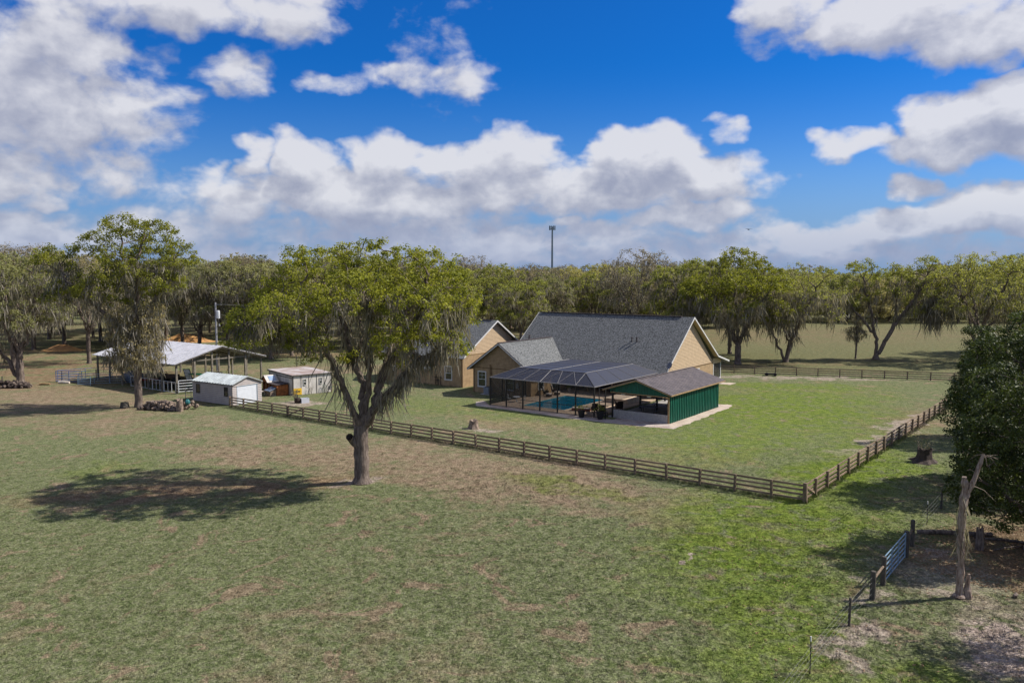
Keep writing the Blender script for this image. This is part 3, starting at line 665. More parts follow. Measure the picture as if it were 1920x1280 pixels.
# --- generic oaks for the woods
def auto(seed, h, w, th, nl, lean=0.0, twin=False, low=0.0):
    r = random.Random(seed); limbs = []; lobes = []
    base = [(0, 0, 0), (lean * .3, 0, th * .5), (lean * .6, 0, th)]
    limbs.append(base)
    if twin: limbs.append([(0.05, .1, .25), (-1.0, .3, th * .7), (-2.0, .6, th * 1.3), (-2.8, .8, th * 2.0)])
    a0 = r.uniform(0, 6.28)
    for i in range(nl):
        a = a0 + i * 6.283 / nl + r.uniform(-.35, .35); rr = w * r.uniform(.28, .42); zt = h * r.uniform(.62, .86)
        st = r.uniform(.75, 1.0); x0, z0 = lean * .6 * st, th * st
        p1 = (x0 + math.cos(a) * rr * .35, math.sin(a) * rr * .35, z0 + (zt - z0) * .38); p2 = (lean + math.cos(a) * rr, math.sin(a) * rr, zt)
        limbs.append([(x0, 0, z0), p1, p2])
        lobes.append((lean + math.cos(a) * rr * 1.05, math.sin(a) * rr * 1.05, zt, w * .20, w * .20, h * .13))
        lobes.append((lean + math.cos(a + .9) * rr * 1.3, math.sin(a + .9) * rr * 1.3, h * r.uniform(.60, .70), w * .17, w * .17, h * .10))
        lobes.append((lean + math.cos(a + .2) * rr * 1.25, math.sin(a + .2) * rr * 1.25, h * r.uniform(.40, .54), w * .15, w * .15, h * .09))
        if r.random() < .8 + low: lobes.append((lean + math.cos(a + .5) * rr * 1.15, math.sin(a + .5) * rr * 1.15, h * r.uniform(.42 - low * .2, .62), w * .15, w * .15, h * .09))
    if low >= 1:
        for i in range(8): a = i * .785; lobes.append((math.cos(a) * w * .33, math.sin(a) * w * .33, h * (.17 + .12 * (i % 3)), w * .2, w * .2, h * .12))
    lobes.append((lean, 0, h * .66, w * .24, w * .24, h * .13))
    for i in range(3):
        a = r.uniform(0, 6.28); q = w * r.uniform(.02, .18)
        lobes.append((lean + math.cos(a) * q, math.sin(a) * q, h * r.uniform(.80, .88), w * .20, w * .20, h * .12))
    return limbs, lobes
def variant(seed, h, w, th, nl, leaf, dens=10, per=14, size=.30, spread=.62, mossn=350, mper=6, step=.6, kill=1.0, rroot=.36, lean=0, twin=False, low=0.0, k=5, mw=.13, mlen=(.6, 2.2), mz=(.25, .85)):
    limbs, lobes = auto(seed, h, w, th, nl, lean, twin, low)
    mm = dict(pick=lambda p, r, c: np.nonzero((p[:, 2] > h * mz[0]) & (p[:, 2] < h * mz[1]) & (np.hypot(p[:, 0], p[:, 1]) > w * .06))[0], n=mossn, per=mper, lmin=mlen[0], lmax=mlen[1], w=mw, spread=.4) if mossn else None
    return build_tree(seed, limbs, lobes, dens=dens, step=step, kill=kill, infl=8, rroot=rroot, rtip=.028, per=per, spread=spread, size=size, leaf=leaf, moss=mm, k=k)
VG = [variant(101, 17, 14, 4.2, 5, 'green_leaf', dens=12, per=34, size=.29, mossn=420, mper=7), variant(102, 17, 15, 4.5, 6, 'green_leaf', dens=12, per=32, size=.29, mossn=500, mper=7, twin=True)]
VM = [variant(111, 18, 13, 4.8, 5, 'grey_leaf', per=30, size=.30, mossn=800, mper=8), variant(112, 18, 15, 4.4, 6, 'grey_leaf', per=30, size=.30, mossn=900, mper=8, low=.2), variant(113, 18, 12, 5.0, 5, 'grey_leaf', per=24, size=.30, mossn=800, mper=8)]
VT = [variant(121, 19, 12, 6.0, 6, 'twig_leaf', per=13, size=.26, spread=.85, mossn=350, mper=5, kill=.85), variant(122, 18, 13, 5.0, 6, 'twig_leaf', per=14, size=.30, spread=.8, mossn=450, mper=5, kill=.85)]
VF = [variant(134, 18, 13, 3, 7, 'twig_leaf', dens=8, per=16, size=.5, spread=1.0, mossn=100, mper=4, mw=.25, kill=1.5, step=.9, k=4, low=1.0), variant(131, 17, 15, 1.8, 7, 'green_leaf', low=1.0, dens=8, per=22, size=.55, spread=1.05, mossn=0, kill=1.5, step=.9, k=4), variant(132, 17, 14, 1.8, 7, 'grey_leaf', low=1.0, dens=8, per=22, size=.55, spread=1.05, mossn=160, mper=4, mw=.25, kill=1.5, step=.9, k=4),
      variant(133, 16, 16, 1.8, 7, 'grey_leaf', low=1.0, dens=8, per=22, size=.55, spread=1.05, mossn=120, mper=4, mw=.25, kill=1.5, step=.9, k=4)]
def wx(px_, y): return (px_ - 960) / 1500.0 * (y * math.cos(PITCH) + 14 * math.sin(PITCH) - 0) 
def dist(py): return 14 * 1500.0 / (py - 515) * 0.997     # ground distance of a picture row
MARK = [(-200, 60, 'at the far left'), (60, 200, 'left of the tallest mossy oak'), (200, 330, 'behind the tallest mossy oak'), (330, 450, 'over the open barn roof'), (450, 560, 'above the small garage and white shed'), (560, 700, 'behind the left boughs of the big oak'),
        (700, 860, 'behind the right half of the big oak'), (860, 960, 'over the outbuilding gable'), (960, 1040, 'under the cell tower'), (1040, 1160, 'over the middle of the long roof'), (1160, 1290, 'over the right part of the long roof'), (1290, 1420, 'behind the bright oak at the house corner'),
        (1420, 1560, 'behind the thin airy oak'), (1560, 1720, 'behind the leaning oak'), (1720, 1800, 'left of the dark evergreens'), (1800, 2200, 'at the right edge')]
def where(q):
    for a, b, s_ in MARK:
        if a <= q < b: return s_
    return MARK[-1][2]
# single oaks that stand free
def oak(spec, name, label, x, y, rz=0., sc=1., group=None): return tree_thing(name, label, spec, (x, y, 0), rz, group, sc)
left = variant(201, 18, 12.5, 3.2, 6, 'grey_leaf', dens=12, per=34, size=.23, spread=.62, mossn=500, mper=6, low=.6, twin=True, kill=.8, rroot=.5, mz=(.15, .8))
oak(left, 'bushy_oak', 'bushy grey-green oak with double trunk beside the woodpile at the left edge', -63.5, 102.5, 0.4)
o1 = variant(202, 18.2, 15.5, 3.4, 7, 'oak_leaf', dens=13, per=32, size=.26, spread=.66, mossn=650, mper=7, low=.3, kill=.8, rroot=.5, mz=(.15, .6), mlen=(.8, 3.2))
oak(o1, 'live_oak', 'full bright-leaved oak with moss curtains right behind the far corner of the house', 35.5, 125, 0.7)
o2 = variant(203, 16.5, 13, 3.6, 5, 'green_leaf', dens=10, per=17, size=.25, spread=.62, mossn=420, mper=7, kill=.85, rroot=.36, twin=True, lean=1.5, mz=(.2, .7), mlen=(.8, 2.6))
oak(o2, 'thin_oak', 'thin airy oak with two leaning trunks beyond the far fence', 44.0, 128, 0.0)
def lean_oak():
    H3 = [[(0, 0, 0), (.1, 0, 2.4)], [(.1, 0, .5), (1.6, 0, 3.4), (3.2, .2, 6.0), (5.6, .4, 9.0), (7.5, .4, 12), (8.4, 0, 15)], [(.1, 0, 2.4), (-.6, 0, 6), (-1.5, .6, 10), (-2.6, 0, 13.5)], [(-.4, 0, 4.5), (-3.4, .8, 8), (-5.6, .5, 11)],
          [(3.2, .2, 6), (2.6, -1, 9.5), (3, -1.5, 13)], [(5.6, .4, 9), (9, -.5, 10.5), (10.5, -.5, 10.8)]]
    L3 = [(-2.8, 0, 14.6, 3.0, 3, 2.0), (8.0, 0, 15.2, 2.4, 2.8, 2.0), (3.0, -1, 14.2, 2.4, 2.6, 2.0), (-5.8, .4, 12, 2.2, 2.5, 1.6), (10.2, -.5, 12.0, 2.2, 2.4, 1.6), (0, 2, 12.4, 3, 2.4, 1.8), (5.6, 2, 12.6, 2.6, 2.4, 1.7), (-4.2, -1, 9.6, 1.8, 1.9, 1.2), (1, -2, 11, 2.2, 2, 1.5)]
    pick = lambda p, r, c: np.nonzero((p[:, 2] > 6) & (p[:, 2] < 13.5) & (c > 1))[0]
    tr = build_tree(204, H3, L3, dens=12, step=.5, kill=.75, infl=6, rroot=.52, rtip=.024, per=32, spread=.7, size=.26, leaf='green_leaf', k=6,
                    moss=dict(pick=pick, n=700, per=8, lmin=.8, lmax=3.0, w=.13, spread=.35))
    return tr
t = oak(lean_oak(), 'leaning_oak', 'wide moss-hung oak with a strongly leaning second trunk beyond the far fence', 60.3, 132, 0)
k = 60; cc = np.stack([rng.uniform(7.6, 12, k), rng.uniform(-1.5, 1.2, k), rng.uniform(7.0, 10.5, k)], 1)
mv, mf = strands(cc, 14, 1.5, 4.6, .16, rng, .3); part(t, 'moss', npmesh('moss', mv, mf, 'moss'), None, stuff=True)
sap = build_tree(205, [[(0, 0, 0), (.1, 0, 3), (0, .1, 7.2)]], [(0, 0, 4.4, 1.9, 1.7, 2.2), (0.1, 0, 6.6, 1.1, 1.1, 1.4)], dens=16, step=.35, kill=.5, rroot=.16, rtip=.02, per=12, spread=.35, size=.2, leaf='grey_leaf', k=5,
                 moss=dict(pick=lambda p, r, c: np.nonzero(p[:, 2] > 2.6)[0], n=220, per=8, lmin=.4, lmax=1.3, w=.10, spread=.2))
oak(sap, 'young_oak', 'small dark moss-draped tree standing left of the leaning oak', 57.4, 133, 0)
o3 = variant(206, 18, 17, 5.2, 7, 'green_leaf', dens=12, per=26, size=.25, spread=.62, mossn=420, mper=6, kill=.85, rroot=.5, twin=True, lean=.8, mz=(.3, .75))
oak(o3, 'live_oak', 'broad pale-green oak with forked grey trunk above the far end of the right fence', 75.0, 128, 0.5)
oak(o1, 'live_oak', 'bright oak whose crown meets the right edge of the photo', 91, 141, 2.5, .98)
oak(VG[0], 'live_oak', 'yellow-green oak over the gable peak of the main house', 30.5, 136, 1.1, 1.03)
oak(VM[1], 'mossy_oak', 'mossy oak partly hidden behind the full bright-leaved oak', 38.5, 141, 2.1, .95)

# woods on the left: trunks that can be told apart, then fill
rt = random.Random(3)
kinds = {'m': VM, 'g': VG, 't': VT}
LW = 'moss-hung oaks of the wood behind the open barn'
for (x, y, kd, i, sc) in [(20, 690, 'm', 0, .95), (118, 648, 'm', 1, 1.08), (163, 681, 't', 0, .93), (186, 640, 'm', 2, 1.05), (206, 655, 'g', 1, 1.0), (340, 652, 'm', 1, 1.0), (372, 668, 'm', 2, .95),
                          (425, 672, 'm', 0, .93), (505, 673, 'm', 1, .95), (545, 667, 'm', 2, .95), (577, 669, 'm', 0, .88), (612, 655, 'g', 0, .9), (645, 650, 'm', 1, .92), (450, 650, 't', 1, 1.02), (60, 655, 't', 0, 1.05), (-25, 660, 'g', 1, 1.1),
                          (270, 645, 't', 1, 1.0), (310, 640, 'm', 0, 1.05), (240, 640, 'g', 0, 1.05), (90, 635, 'g', 1, 1.05), (-10, 640, 't', 0, 1.1)]:
    d = dist(y); tree_thing('mossy_oak' if kd != 't' else 'bare_oak', ('moss-hung grey oak of the front row ' if kd == 'm' else 'greener oak of the front row ' if kd == 'g' else 'twiggy bare oak of the front row ') + where(x),
                            kinds[kd][i], ((x - 960) / 1500 * d, d, 0), rt.uniform(0, 6.28), LW if kd != 't' else 'bare oaks of the left wood', sc)
placed = []
def scatter(n, x0, x1, d0, d1, pool, lab, grp, smin=.85, smax=1.1, mind=7.5, nm='far_oak'):
    c = 0; tries = 0; adj = {id(q_[1]): w_ for w_, L_ in (('mossy', VM), ('yellow-green', VG), ('bare twiggy', VT), ('full', VF[1:]), ('brownish', VF[:1])) for q_ in L_}
    while c < n and tries < 4000:
        tries += 1; d = rt.uniform(d0, d1); q = rt.uniform(x0, x1); x = (q - 960) / 1500 * d
        if any((x - a) ** 2 + (d - b) ** 2 < mind ** 2 for a, b in placed): continue
        placed.append((x, d)); c += 1
        pk = rt.choice(pool); tree_thing(nm, adj[id(pk[1])] + ' ' + lab + ' ' + where(q), pk, (x, d, 0), rt.uniform(0, 6.28), grp, rt.uniform(smin, smax))
scatter(26, -60, 660, 172, 235, VM + [VT[0]] + [VG[0]], 'oak deep in the left wood', 'deep wood on the left', .82, 1.12)
scatter(32, 620, 1330, 150, 205, VM[:2] + VG + VT, 'oak of the dense wood', 'dense wood behind the house', .78, 1.05)
scatter(40, 620, 1400, 205, 290, VF + [VT[1]], 'oak showing above the dense wood', 'second row of the wood behind the house', .9, 1.05, 9)
scatter(30, -80, 640, 240, 330, VF, 'distant oak behind the left wood', 'back of the left wood', .9, 1.1, 9)
scatter(30, 1280, 2010, 232, 262,VF, 'distant oak across the pasture', 'tree line across the pasture', .62, .95, 9)
scatter(44, 1280, 2010, 266, 360, VF, 'distant oak across the pasture', 'tree line across the pasture', .75, 1.05, 8.5)
scatter(24, -80, 2000, 385, 480, VF, 'oak of the farthest tree line', 'farthest tree line', .95, 1.15, 12)

# dark broadleaf trees on the right, beside the gate
def dark(seed, h, r, zc, th):
    lob = [(0, 0, zc, r, r, (h - zc) * 1.0), (0, 0, zc * .75, r * 1.05, r * 1.05, zc * .5)]; rr = random.Random(seed)
    for i in range(11):
        a = i * 2.4; z = zc * .32 + (h - zc * .32) * (i / 11); q = r * (.75 if z < zc * 1.3 else .45); lob.append((math.cos(a) * q, math.sin(a) * q, z, r * .42, r * .42, r * .36))
    limbs = [[(0, 0, 0), (0.1, 0, th), (0, .1, h * .5), (.1, 0, h * .8)]] + [[(0, 0, th * (.8 + .25 * i)), (math.cos(i * 1.7) * r * .4, math.sin(i * 1.7) * r * .4, th * (.9 + .35 * i))] for i in range(5)]
    return build_tree(seed, limbs, lob, dens=30, step=.4, kill=.5, infl=4, rroot=.36, rtip=.014, per=78, spread=.55, size=.15, leaf='dark_leaf', k=6, shell=.66, topbias=-.9)
dk = dark(301, 9.6, 3.7, 4.9, 1.6)
tree_thing('evergreen_tree', 'dense dark evergreen with its trunk showing above bare leaf litter at the right edge', dk, (26.6, 39.8, 0))
tree_thing('evergreen_tree', 'tallest dark evergreen of the right edge reaching over the pasture', dk, (33.4, 51.5, 0), 1.8, None, 1.16)
tree_thing('evergreen_tree', 'dark evergreen behind the tallest one beside the right fence end', dk, (41.0, 66.5, 0), 3.9, None, .98)
tree_thing('evergreen_tree', 'twiggy oak just outside the lower right corner whose shade falls on the grass', VT[0], (22.3, 28.0, 0), 4.6, None, .42)
# ------------------------------------------------------------------ house group; local x runs away to the right, local y away to the left
O = Vector((14.81, 74.42, 0)); A = R(53.8)
def window(parent, p0, d, out, w, z0, z1, fr=.07, name='window', mid=True, mull=0, mat='white_trim', label=None):
    """sash window on a wall: p0 = (x, y) of one lower corner, d = unit vector along the wall, out = outward unit vector"""
    p0 = Vector((*p0, 0)); d = Vector((*d, 0)); o = Vector((*out, 0)); m = MB()
    def bar(a0, a1, b0, b1, t=.06):
        q = [p0 + d * a0 + Vector((0, 0, b0)), p0 + d * a1 + Vector((0, 0, b0)), p0 + d * a1 + Vector((0, 0, b1)), p0 + d * a0 + Vector((0, 0, b1))]
        m.slab([x - o * .02 for x in q], o * (t + .02))
    bar(0, w, z0, z0 + fr * 1.3, .09); bar(0, w, z1 - fr, z1); bar(0, fr, z0 + fr * 1.3, z1 - fr); bar(w - fr, w, z0 + fr * 1.3, z1 - fr)
    zm = (z0 + z1) / 2
    if mid: bar(fr, w - fr, zm - .03, zm + .03, .045)
    for i in range(mull):
        x = fr + (w - 2 * fr) * (i + 1) / (mull + 1); bar(x - .012, x + .012, zm + .03, z1 - fr, .03)
    if mull: bar(fr, w - fr, (zm + z1) / 2 - .012, (zm + z1) / 2 + .012, .028)
    wn = part(parent, name, m, mat, label)
    g_ = MB(); q = [p0 + d * (fr * .6) + Vector((0, 0, z0 + fr * .6)), p0 + d * (w - fr * .6) + Vector((0, 0, z0 + fr * .6)), p0 + d * (w - fr * .6) + Vector((0, 0, z1 - fr * .6)), p0 + d * (fr * .6) + Vector((0, 0, z1 - fr * .6))]
    g_.slab(q, o * .015); part(wn, 'pane', g_, 'glass'); return wn
def laps(m, pts, zlo, zhi, step, fx, vec_out, t=.04):
    """lap boards as real courses on a wall whose width at height z is fx(z) -> (a, b); pts maps (a, z) to 3-D"""
    z = zlo; vo = Vector(vec_out); gap = step * .16
    while z < zhi - 1e-3:
        z1 = min(zhi, z + step) - gap; a0, b0 = fx(z); a1, b1 = fx(z1)
        if b0 - a0 < .05: break
        p = [Vector(pts(a0, z)), Vector(pts(b0, z)), Vector(pts(max(b1, a1 + .01), z1)), Vector(pts(a1, z1))]
        m._a([p[0] + vo * t, p[1] + vo * t, p[2] + vo * .003, p[3] + vo * .003, p[0], p[1]], [(0, 1, 2, 3), (0, 4, 5, 1)]); z = z1 + gap
def ribbed(m, a0, a1, z0, z1, step, pts, out, h=.03, w=.05):
    """upright ribs of sheet metal"""
    x = a0 + step / 2; o = Vector(out)
    while x < a1:
        zt = z1(x) if callable(z1) else z1; zb = z0(x) if callable(z0) else z0
        q = [Vector(pts(x - w / 2, zb)), Vector(pts(x + w / 2, zb)), Vector(pts(x + w / 2, zt)), Vector(pts(x - w / 2, zt))]
        m.slab([a + o * .001 for a in q], o * h); x += step

# ---- main house
HO = O + Vector((math.cos(A) * 13 - math.sin(A) * 6.9, math.sin(A) * 13 + math.cos(A) * 6.9, 0))
def loc(u, v): return (O.x + math.cos(A) * u - math.sin(A) * v, O.y + math.sin(A) * u + math.cos(A) * v, 0)
hs = thing('main_house', 'tan main house under the long dark-grey shingle roof with steep end gable', 'house', loc(13, 6.9), A)
# all local coordinates below: x = u - 13, y = v - 6.9
SL = 6.1 / 7.7
def zf(u): return 2.9 + (u - 12.4) * SL
m = MB(); m.box(3.0, 14.4, 0, .2, 0, 3.0); m.box(0, 3.0, 0, .2, 0, 3.0)
m.box(3.0, 3.2, .2, 12.6, 0, 2.95); m.box(14.2, 14.4, .2, 21.2, 0, 3.0); m.box(3.2, 14.2, 21.0, 21.2, 0, 3.0); m.box(2.9, 3.2, 12.6, 21.2, 0, 2.95)
part(hs, 'wall', m, 'stucco_tan')
# end gable with siding
ru = 20.1 - 13; zr = 9.0
def gx(z): return ((z - 2.9) / SL - .6 + .28, 2 * ru - ((z - 2.9) / SL - .6) - .28)
m = MB(); m.slab([(-.32, .02, 3.02), (2 * ru + .3, .02, 3.02), (ru, .02, zr - .12)], (0, .16, 0)); part(hs, 'gable_wall', m, 'groove_shade_tan'); m = MB()
laps(m, lambda a, z: (a, .02, z), 3.02, zr - .3, .17, lambda z: (max(-.32, gx(z)[0]), min(2 * ru + .32, gx(z)[1])), (0, -1, 0))
m.box(14.4, 17.0, .0, .15, 2.78, 3.45)
part(hs, 'gable_siding', m, 'siding_tan')
m = MB(); m.slab([(-.32, .02, zr - .4)] * 0 or [(0, -.03, 2.90), (14.4, -.03, 2.90), (14.4, -.03, 3.0), (0, -.03, 3.0)], (0, .04, 0)); part(hs, 'belt_board', m, 'brown_belt')
# roof
def roofslab(u0, z0, u1, z1, v0, v1, t=.14, x=0):
    mm = MB(); mm.slab([(u0, v0, z0), (u1, v0, z1), (u1, v1, z1), (u0, v1, z0)], (0, 0, -t)); me = mm.mesh('roof', 'shingles'); uv_roof(me); return me
def uvfix(me):   # rows across the slope: the brick texture wants u along the ridge
    for l_ in me.uv_layers[0].data: l_.uv = (l_.uv[1], l_.uv[0])
    return me
rf = MB(); v0, v1 = -.55, 21.6
rf.slab([(-.6, v0, 2.9), (ru, v0, zr), (ru, v1, zr), (-.6, v1, 2.9)], (0, 0, -.14))
rf.slab([(ru, v0, zr), (2 * ru + .55, v0, 2.95 + 0.0 + .9), (2 * ru + .55, v1, 3.85), (ru, v1, zr)], (0, 0, -.14))
rf.slab([(2 * ru + .55, v0, 3.85), (18.4, v0, 2.95), (18.4, v1, 2.95), (2 * ru + .55, v1, 3.85)], (0, 0, -.14))
def along_y(me):
    uv = me.uv_layers.new(name="UVMap")
    for p in me.polygons:
        s = 1 / max(.3, abs(p.normal.z))
        for li in p.loop_indices:
            co = me.vertices[me.loops[li].vertex_index].co; uv.data[li].uv = (co.y, co.x * s)
    return me
def along_x(me):
    uv = me.uv_layers.new(name="UVMap")
    for p in me.polygons:
        s = 1 / max(.3, abs(p.normal.z))
        for li in p.loop_indices:
            co = me.vertices[me.loops[li].vertex_index].co; uv.data[li].uv = (co.x, co.y * s)
    return me
roof = part(hs, 'roof', along_y(rf.mesh('roof', 'shingles')), None)
m = MB(); m.box(ru - .16, ru + .16, v0 + 1.6, v1 - .4, zr + .0, zr + .07); part(roof, 'ridge_vent', m, 'dark_roofing')
m = MB()
def rake(m, pts, y, w=.2, t=.05):
    for a, b in zip(pts[:-1], pts[1:]):
        m.slab([(a[0], y, a[1]), (b[0], y, b[1]), (b[0], y, b[1] - w), (a[0], y, a[1] - w)], (0, -t, 0))
rake(m, [(-.62, 2.92), (ru, zr + .02), (2 * ru + .55, 3.87), (18.42, 2.97)], v0 - .001); rake(m, [(-.62, 2.92), (ru, zr + .02), (2 * ru + .55, 3.87), (18.42, 2.97)], v1 + .06)
m.box(-.68, -.601, v0, 12.0, 2.72, 2.88); m.box(18.402, 18.46, v0, v1, 2.75, 2.93)
part(hs, 'fascia', m, 'white_trim')
m = MB(); m.slab([(-.6, v0 + .02, 2.75), (ru, v0 + .02, zr - .155), (ru, -.0, zr - .155), (-.6, 0, 2.75)], (0, 0, -.02)); m.slab([(ru, v0 + .02, zr - .155), (2 * ru + .55, v0 + .02, 3.69), (2 * ru + .55, 0, 3.69), (ru, 0, zr - .155)], (0, 0, -.02))
part(hs, 'soffit', m, 'siding_tan')
for (u, v) in [(16.41, 12.64), (16.38, 11.98)]:
    m = MB(); z = zf(u); m.cyl(u - 13, v - 6.9, z - .1, z + .42, .07, 8); m.cyl(u - 13, v - 6.9, z + .42, z + .55, .13, 8, .10); part(roof, 'vent_pipe', m, 'dark_roofing')
m = MB(); m.cyl(3.03, 20.4, zf(16.03) - .1, zf(16.03) + .5, .10, 8); part(roof, 'vent_pipe', m, 'dark_roofing')
# rear corner porch with screens
for x, y in [(17.0, .08), (14.6, .08), (17.0, 6.0)]:
    m = MB(); m.box(x - .07, x + .07, y - .07, y + .07, 0, 2.80); part(hs, 'porch_post', m, 'white_trim')
m = MB(); m.box(14.4, 17.1, .0, .12, 0.78, .84); part(hs, 'porch_rail', m, 'white_trim')
for x0, x1 in [(14.68, 16.9)]:
    m = MB(); m.box(x0, x1, .07, .09, .05, 2.76); part(hs, 'screen_panel', m, 'screen_wall')
m = MB(); m.box(17.0, 17.02, .15, 6.0, .05, 2.78); part(hs, 'screen_panel', m, 'screen_wall')
m = MB(); m.box(14.4, 17.3, -.1, 21.2, 0, .06); part(hs, 'porch_floor', m, 'concrete')
window(hs, (21.6 - 13, 0), (1, 0), (0, -1), 1.5, .9, 2.65, .10)
window(hs, (4.0, 0), (1, 0), (0, -1), 1.2, .9, 2.5, .10)
for y in (3.2, 6.4, 9.8):
    m = MB(); m.box(-.1, .12, y - .12, y + .12, 0, 2.75); part(hs, 'porch_column', m, 'tan_trim')
m = MB(); m.box(-.1, .1, .2, 12.6, 2.5, 2.74); part(hs, 'porch_beam', m, 'tan_trim')
for y in (2.0, 5.0, 8.2):
    window(hs, (3.0, y), (0, 1), (-1, 0), 1.7, .12, 2.25, .09, 'glass_door', False)
# satellite dish at the front corner of the main roof
ds = thing('satellite_dish', 'grey satellite dish on an arm at the front corner of the big roof', 'satellite dish', (*loc(12.95, 6.1)[:2], 3.0), A)
m = MB(); m.tube([(0, .3, .3), (0, .05, .45), (0, 0, .75)], .035, 6); part(ds, 'arm', m, 'dish_grey')
m = MB(); pts = []; k = 16
cen = Vector((-.05, 0, .95)); nrm = Vector((-.75, .25, .35)).normalized(); ua = nrm.cross(Vector((0, 0, 1))).normalized(); ub = nrm.cross(ua)
vs = [cen - nrm * .10]; 
for rr_, dz in ((.2, -.05), (.37, .0)):
    for j in range(k):
        t_ = 2 * math.pi * j / k; vs.append(cen + nrm * dz + ua * math.cos(t_) * rr_ + ub * math.sin(t_) * rr_ * 1.1)
fs = [(0, 1 + j, 1 + (j + 1) % k) for j in range(k)] + [(1 + j, 1 + k + j, 1 + k + (j + 1) % k, 1 + (j + 1) % k) for j in range(k)]
m._a(vs, fs); part(ds, 'reflector', m, 'dish_grey', smooth=True)
m = MB(); m.tube([cen, cen + nrm * .5 - Vector((0, 0, .25))], .02, 5); part(ds, 'feed_arm', m, 'dark_frame')

# ---- front wing: lower gable facing the pool yard
wg = thing('house_wing', 'lower tan wing with small gable and light-grey roof in front of the main house', 'house', loc(5.5, 19.7), A)
# local x = u - 5.5, y = v - 19.7
m = MB(); m.box(0, .2, 0, 8.45, 0, 3.0); m.box(.2, 7.4, 0, .2, 0, 2.85); m.box(.2, 9.0, 8.25, 8.45, 0, 2.85); part(wg, 'wall', m, 'stucco_tan')
yr = 4.3; zr2 = 6.1; ye0 = -.35; ye1 = 8.95; zl = 2.88
def wz(y): return zl + (zr2 - zl) * (1 - abs(y - yr) / (yr - ye0))
def wy(z): q = (zr2 - z) / (zr2 - zl) * (yr - ye0); return (yr - q + .2, yr + q - .2)
m = MB(); m.slab([(.02, .1, 3.05), (.02, 8.35, 3.05), (.02, yr, zr2 - .15)], (.15, 0, 0)); part(wg, 'gable_wall', m, 'groove_shade_brown'); m = MB()
laps(m, lambda a, z: (.02, -a, z), 3.05, zr2 - .3, .17, lambda z: (-min(8.45, wy(z)[1]), -max(0.0, wy(z)[0])), (-1, 0, 0)); part(wg, 'gable_siding', m, 'stucco_tan')
m = MB(); m.box(-.03, .0, 0.02, 8.43, 2.95, 3.05); part(wg, 'belt_board', m, 'brown_belt')
rf = MB(); x0, x1 = -.5, 12.0
rf.slab([(x0, ye0, zl), (x0, yr, zr2), (11.5, yr, zr2), (7.4, ye0, zl)], (0, 0, -.13)); rf.slab([(x0, yr, zr2), (x0, ye1, zl), (7.4, ye1, zl), (11.5, yr, zr2)], (0, 0, -.13))
roof = part(wg, 'roof', along_x(rf.mesh('roof', 'shingles')), None)
m = MB(); m.box(x0 + .02, 10.6, yr - .14, yr + .14, zr2 - .03, zr2 + .05); part(roof, 'ridge_cap', m, 'dark_roofing')
def rakey(m, pts, x, w=.18, t=.05):
    for a, b in zip(pts[:-1], pts[1:]): m.slab([(x, a[0], a[1]), (x, b[0], b[1]), (x, b[0], b[1] - w), (x, a[0], a[1] - w)], (-t, 0, 0))
m = MB(); rakey(m, [(ye0 - .02, zl - .06), (yr, zr2 - .06), (ye1 + .02, zl - .06)], x0 - .001); m.box(x0, 7.4, ye1 + .003, ye1 + .07, zl - .2, zl - .05); part(wg, 'fascia', m, 'white_trim')
m = MB(); rakey(m, [(ye0 - .04, zl + .02), (yr, zr2 + .03), (ye1 + .04, zl + .02)], x0 - .03, .08, .06); part(wg, 'drip_edge', m, 'dark_roofing')
window(wg, (0, 26.15 - 19.7), (0, 1), (-1, 0), 1.28, .65, 2.6, .13, mull=1)
window(wg, (0, 22.05 - 19.7), (0, 1), (-1, 0), 1.25, .58, 2.35, .10)
window(wg, (1.4, 0), (1, 0), (0, -1), 1.2, .7, 2.4, .08); window(wg, (4.2, 0), (1, 0), (0, -1), 1.9, .1, 2.3, .08, 'glass_door', False)
m = MB(); m.box(-.12, 0, 21.35 - 19.7, 21.72 - 19.7, .9, 1.55); part(wg, 'meter_box', m, 'white_panel')
for y, z in ((25.55 - 19.7, 3.45), (25.35 - 19.7, 3.3)): 
    m = MB(); m.cyl(-.06, y, .0, z, .035, 6); part(wg, 'wall_conduit', m, 'brown_belt')
m = MB(); m.box(-.07, 0, 8.28, 8.36, 0, 2.85); part(wg, 'downspout', m, 'brown_belt')

# ---- second building on the left
gb = thing('guest_house', 'taller tan outbuilding with grey roof seen behind the big oak, left of the house', 'house', loc(7.2, 31.2), A)
Wd = 13.0; Ln = 13.2; ridge = 6.5; ze = 3.85; zp = 8.1; s2 = (zp - ze) / (ridge + .35)
m = MB(); m.box(0, .2, 0, Ln, 0, 3.95); m.box(.2, Wd, 0, .2, 0, 4.05); m.box(Wd - .2, Wd, .2, Ln, 0, 3.9); m.box(.2, Wd - .2, Ln - .2, Ln, 0, 3.9); part(gb, 'wall', m, 'stucco_tan')
def gz(z): q = (zp - z) / s2; return (ridge - q + .25, ridge + q - .25)
m = MB(); m.slab([(.1, .02, 4.08), (Wd - .1, .02, 4.08), (ridge, .02, zp - .15)], (0, .15, 0)); part(gb, 'gable_wall', m, 'groove_shade_tan'); m = MB()
laps(m, lambda a, z: (a, .02, z), 4.08, zp - .25, .17, lambda z: (max(0, gz(z)[0]), min(Wd, gz(z)[1])), (0, -1, 0)); part(gb, 'gable_siding', m, 'siding_tan')
m = MB(); m.box(0, Wd, -.03, -.001, 3.98, 4.06); part(gb, 'belt_board', m, 'tan_trim')
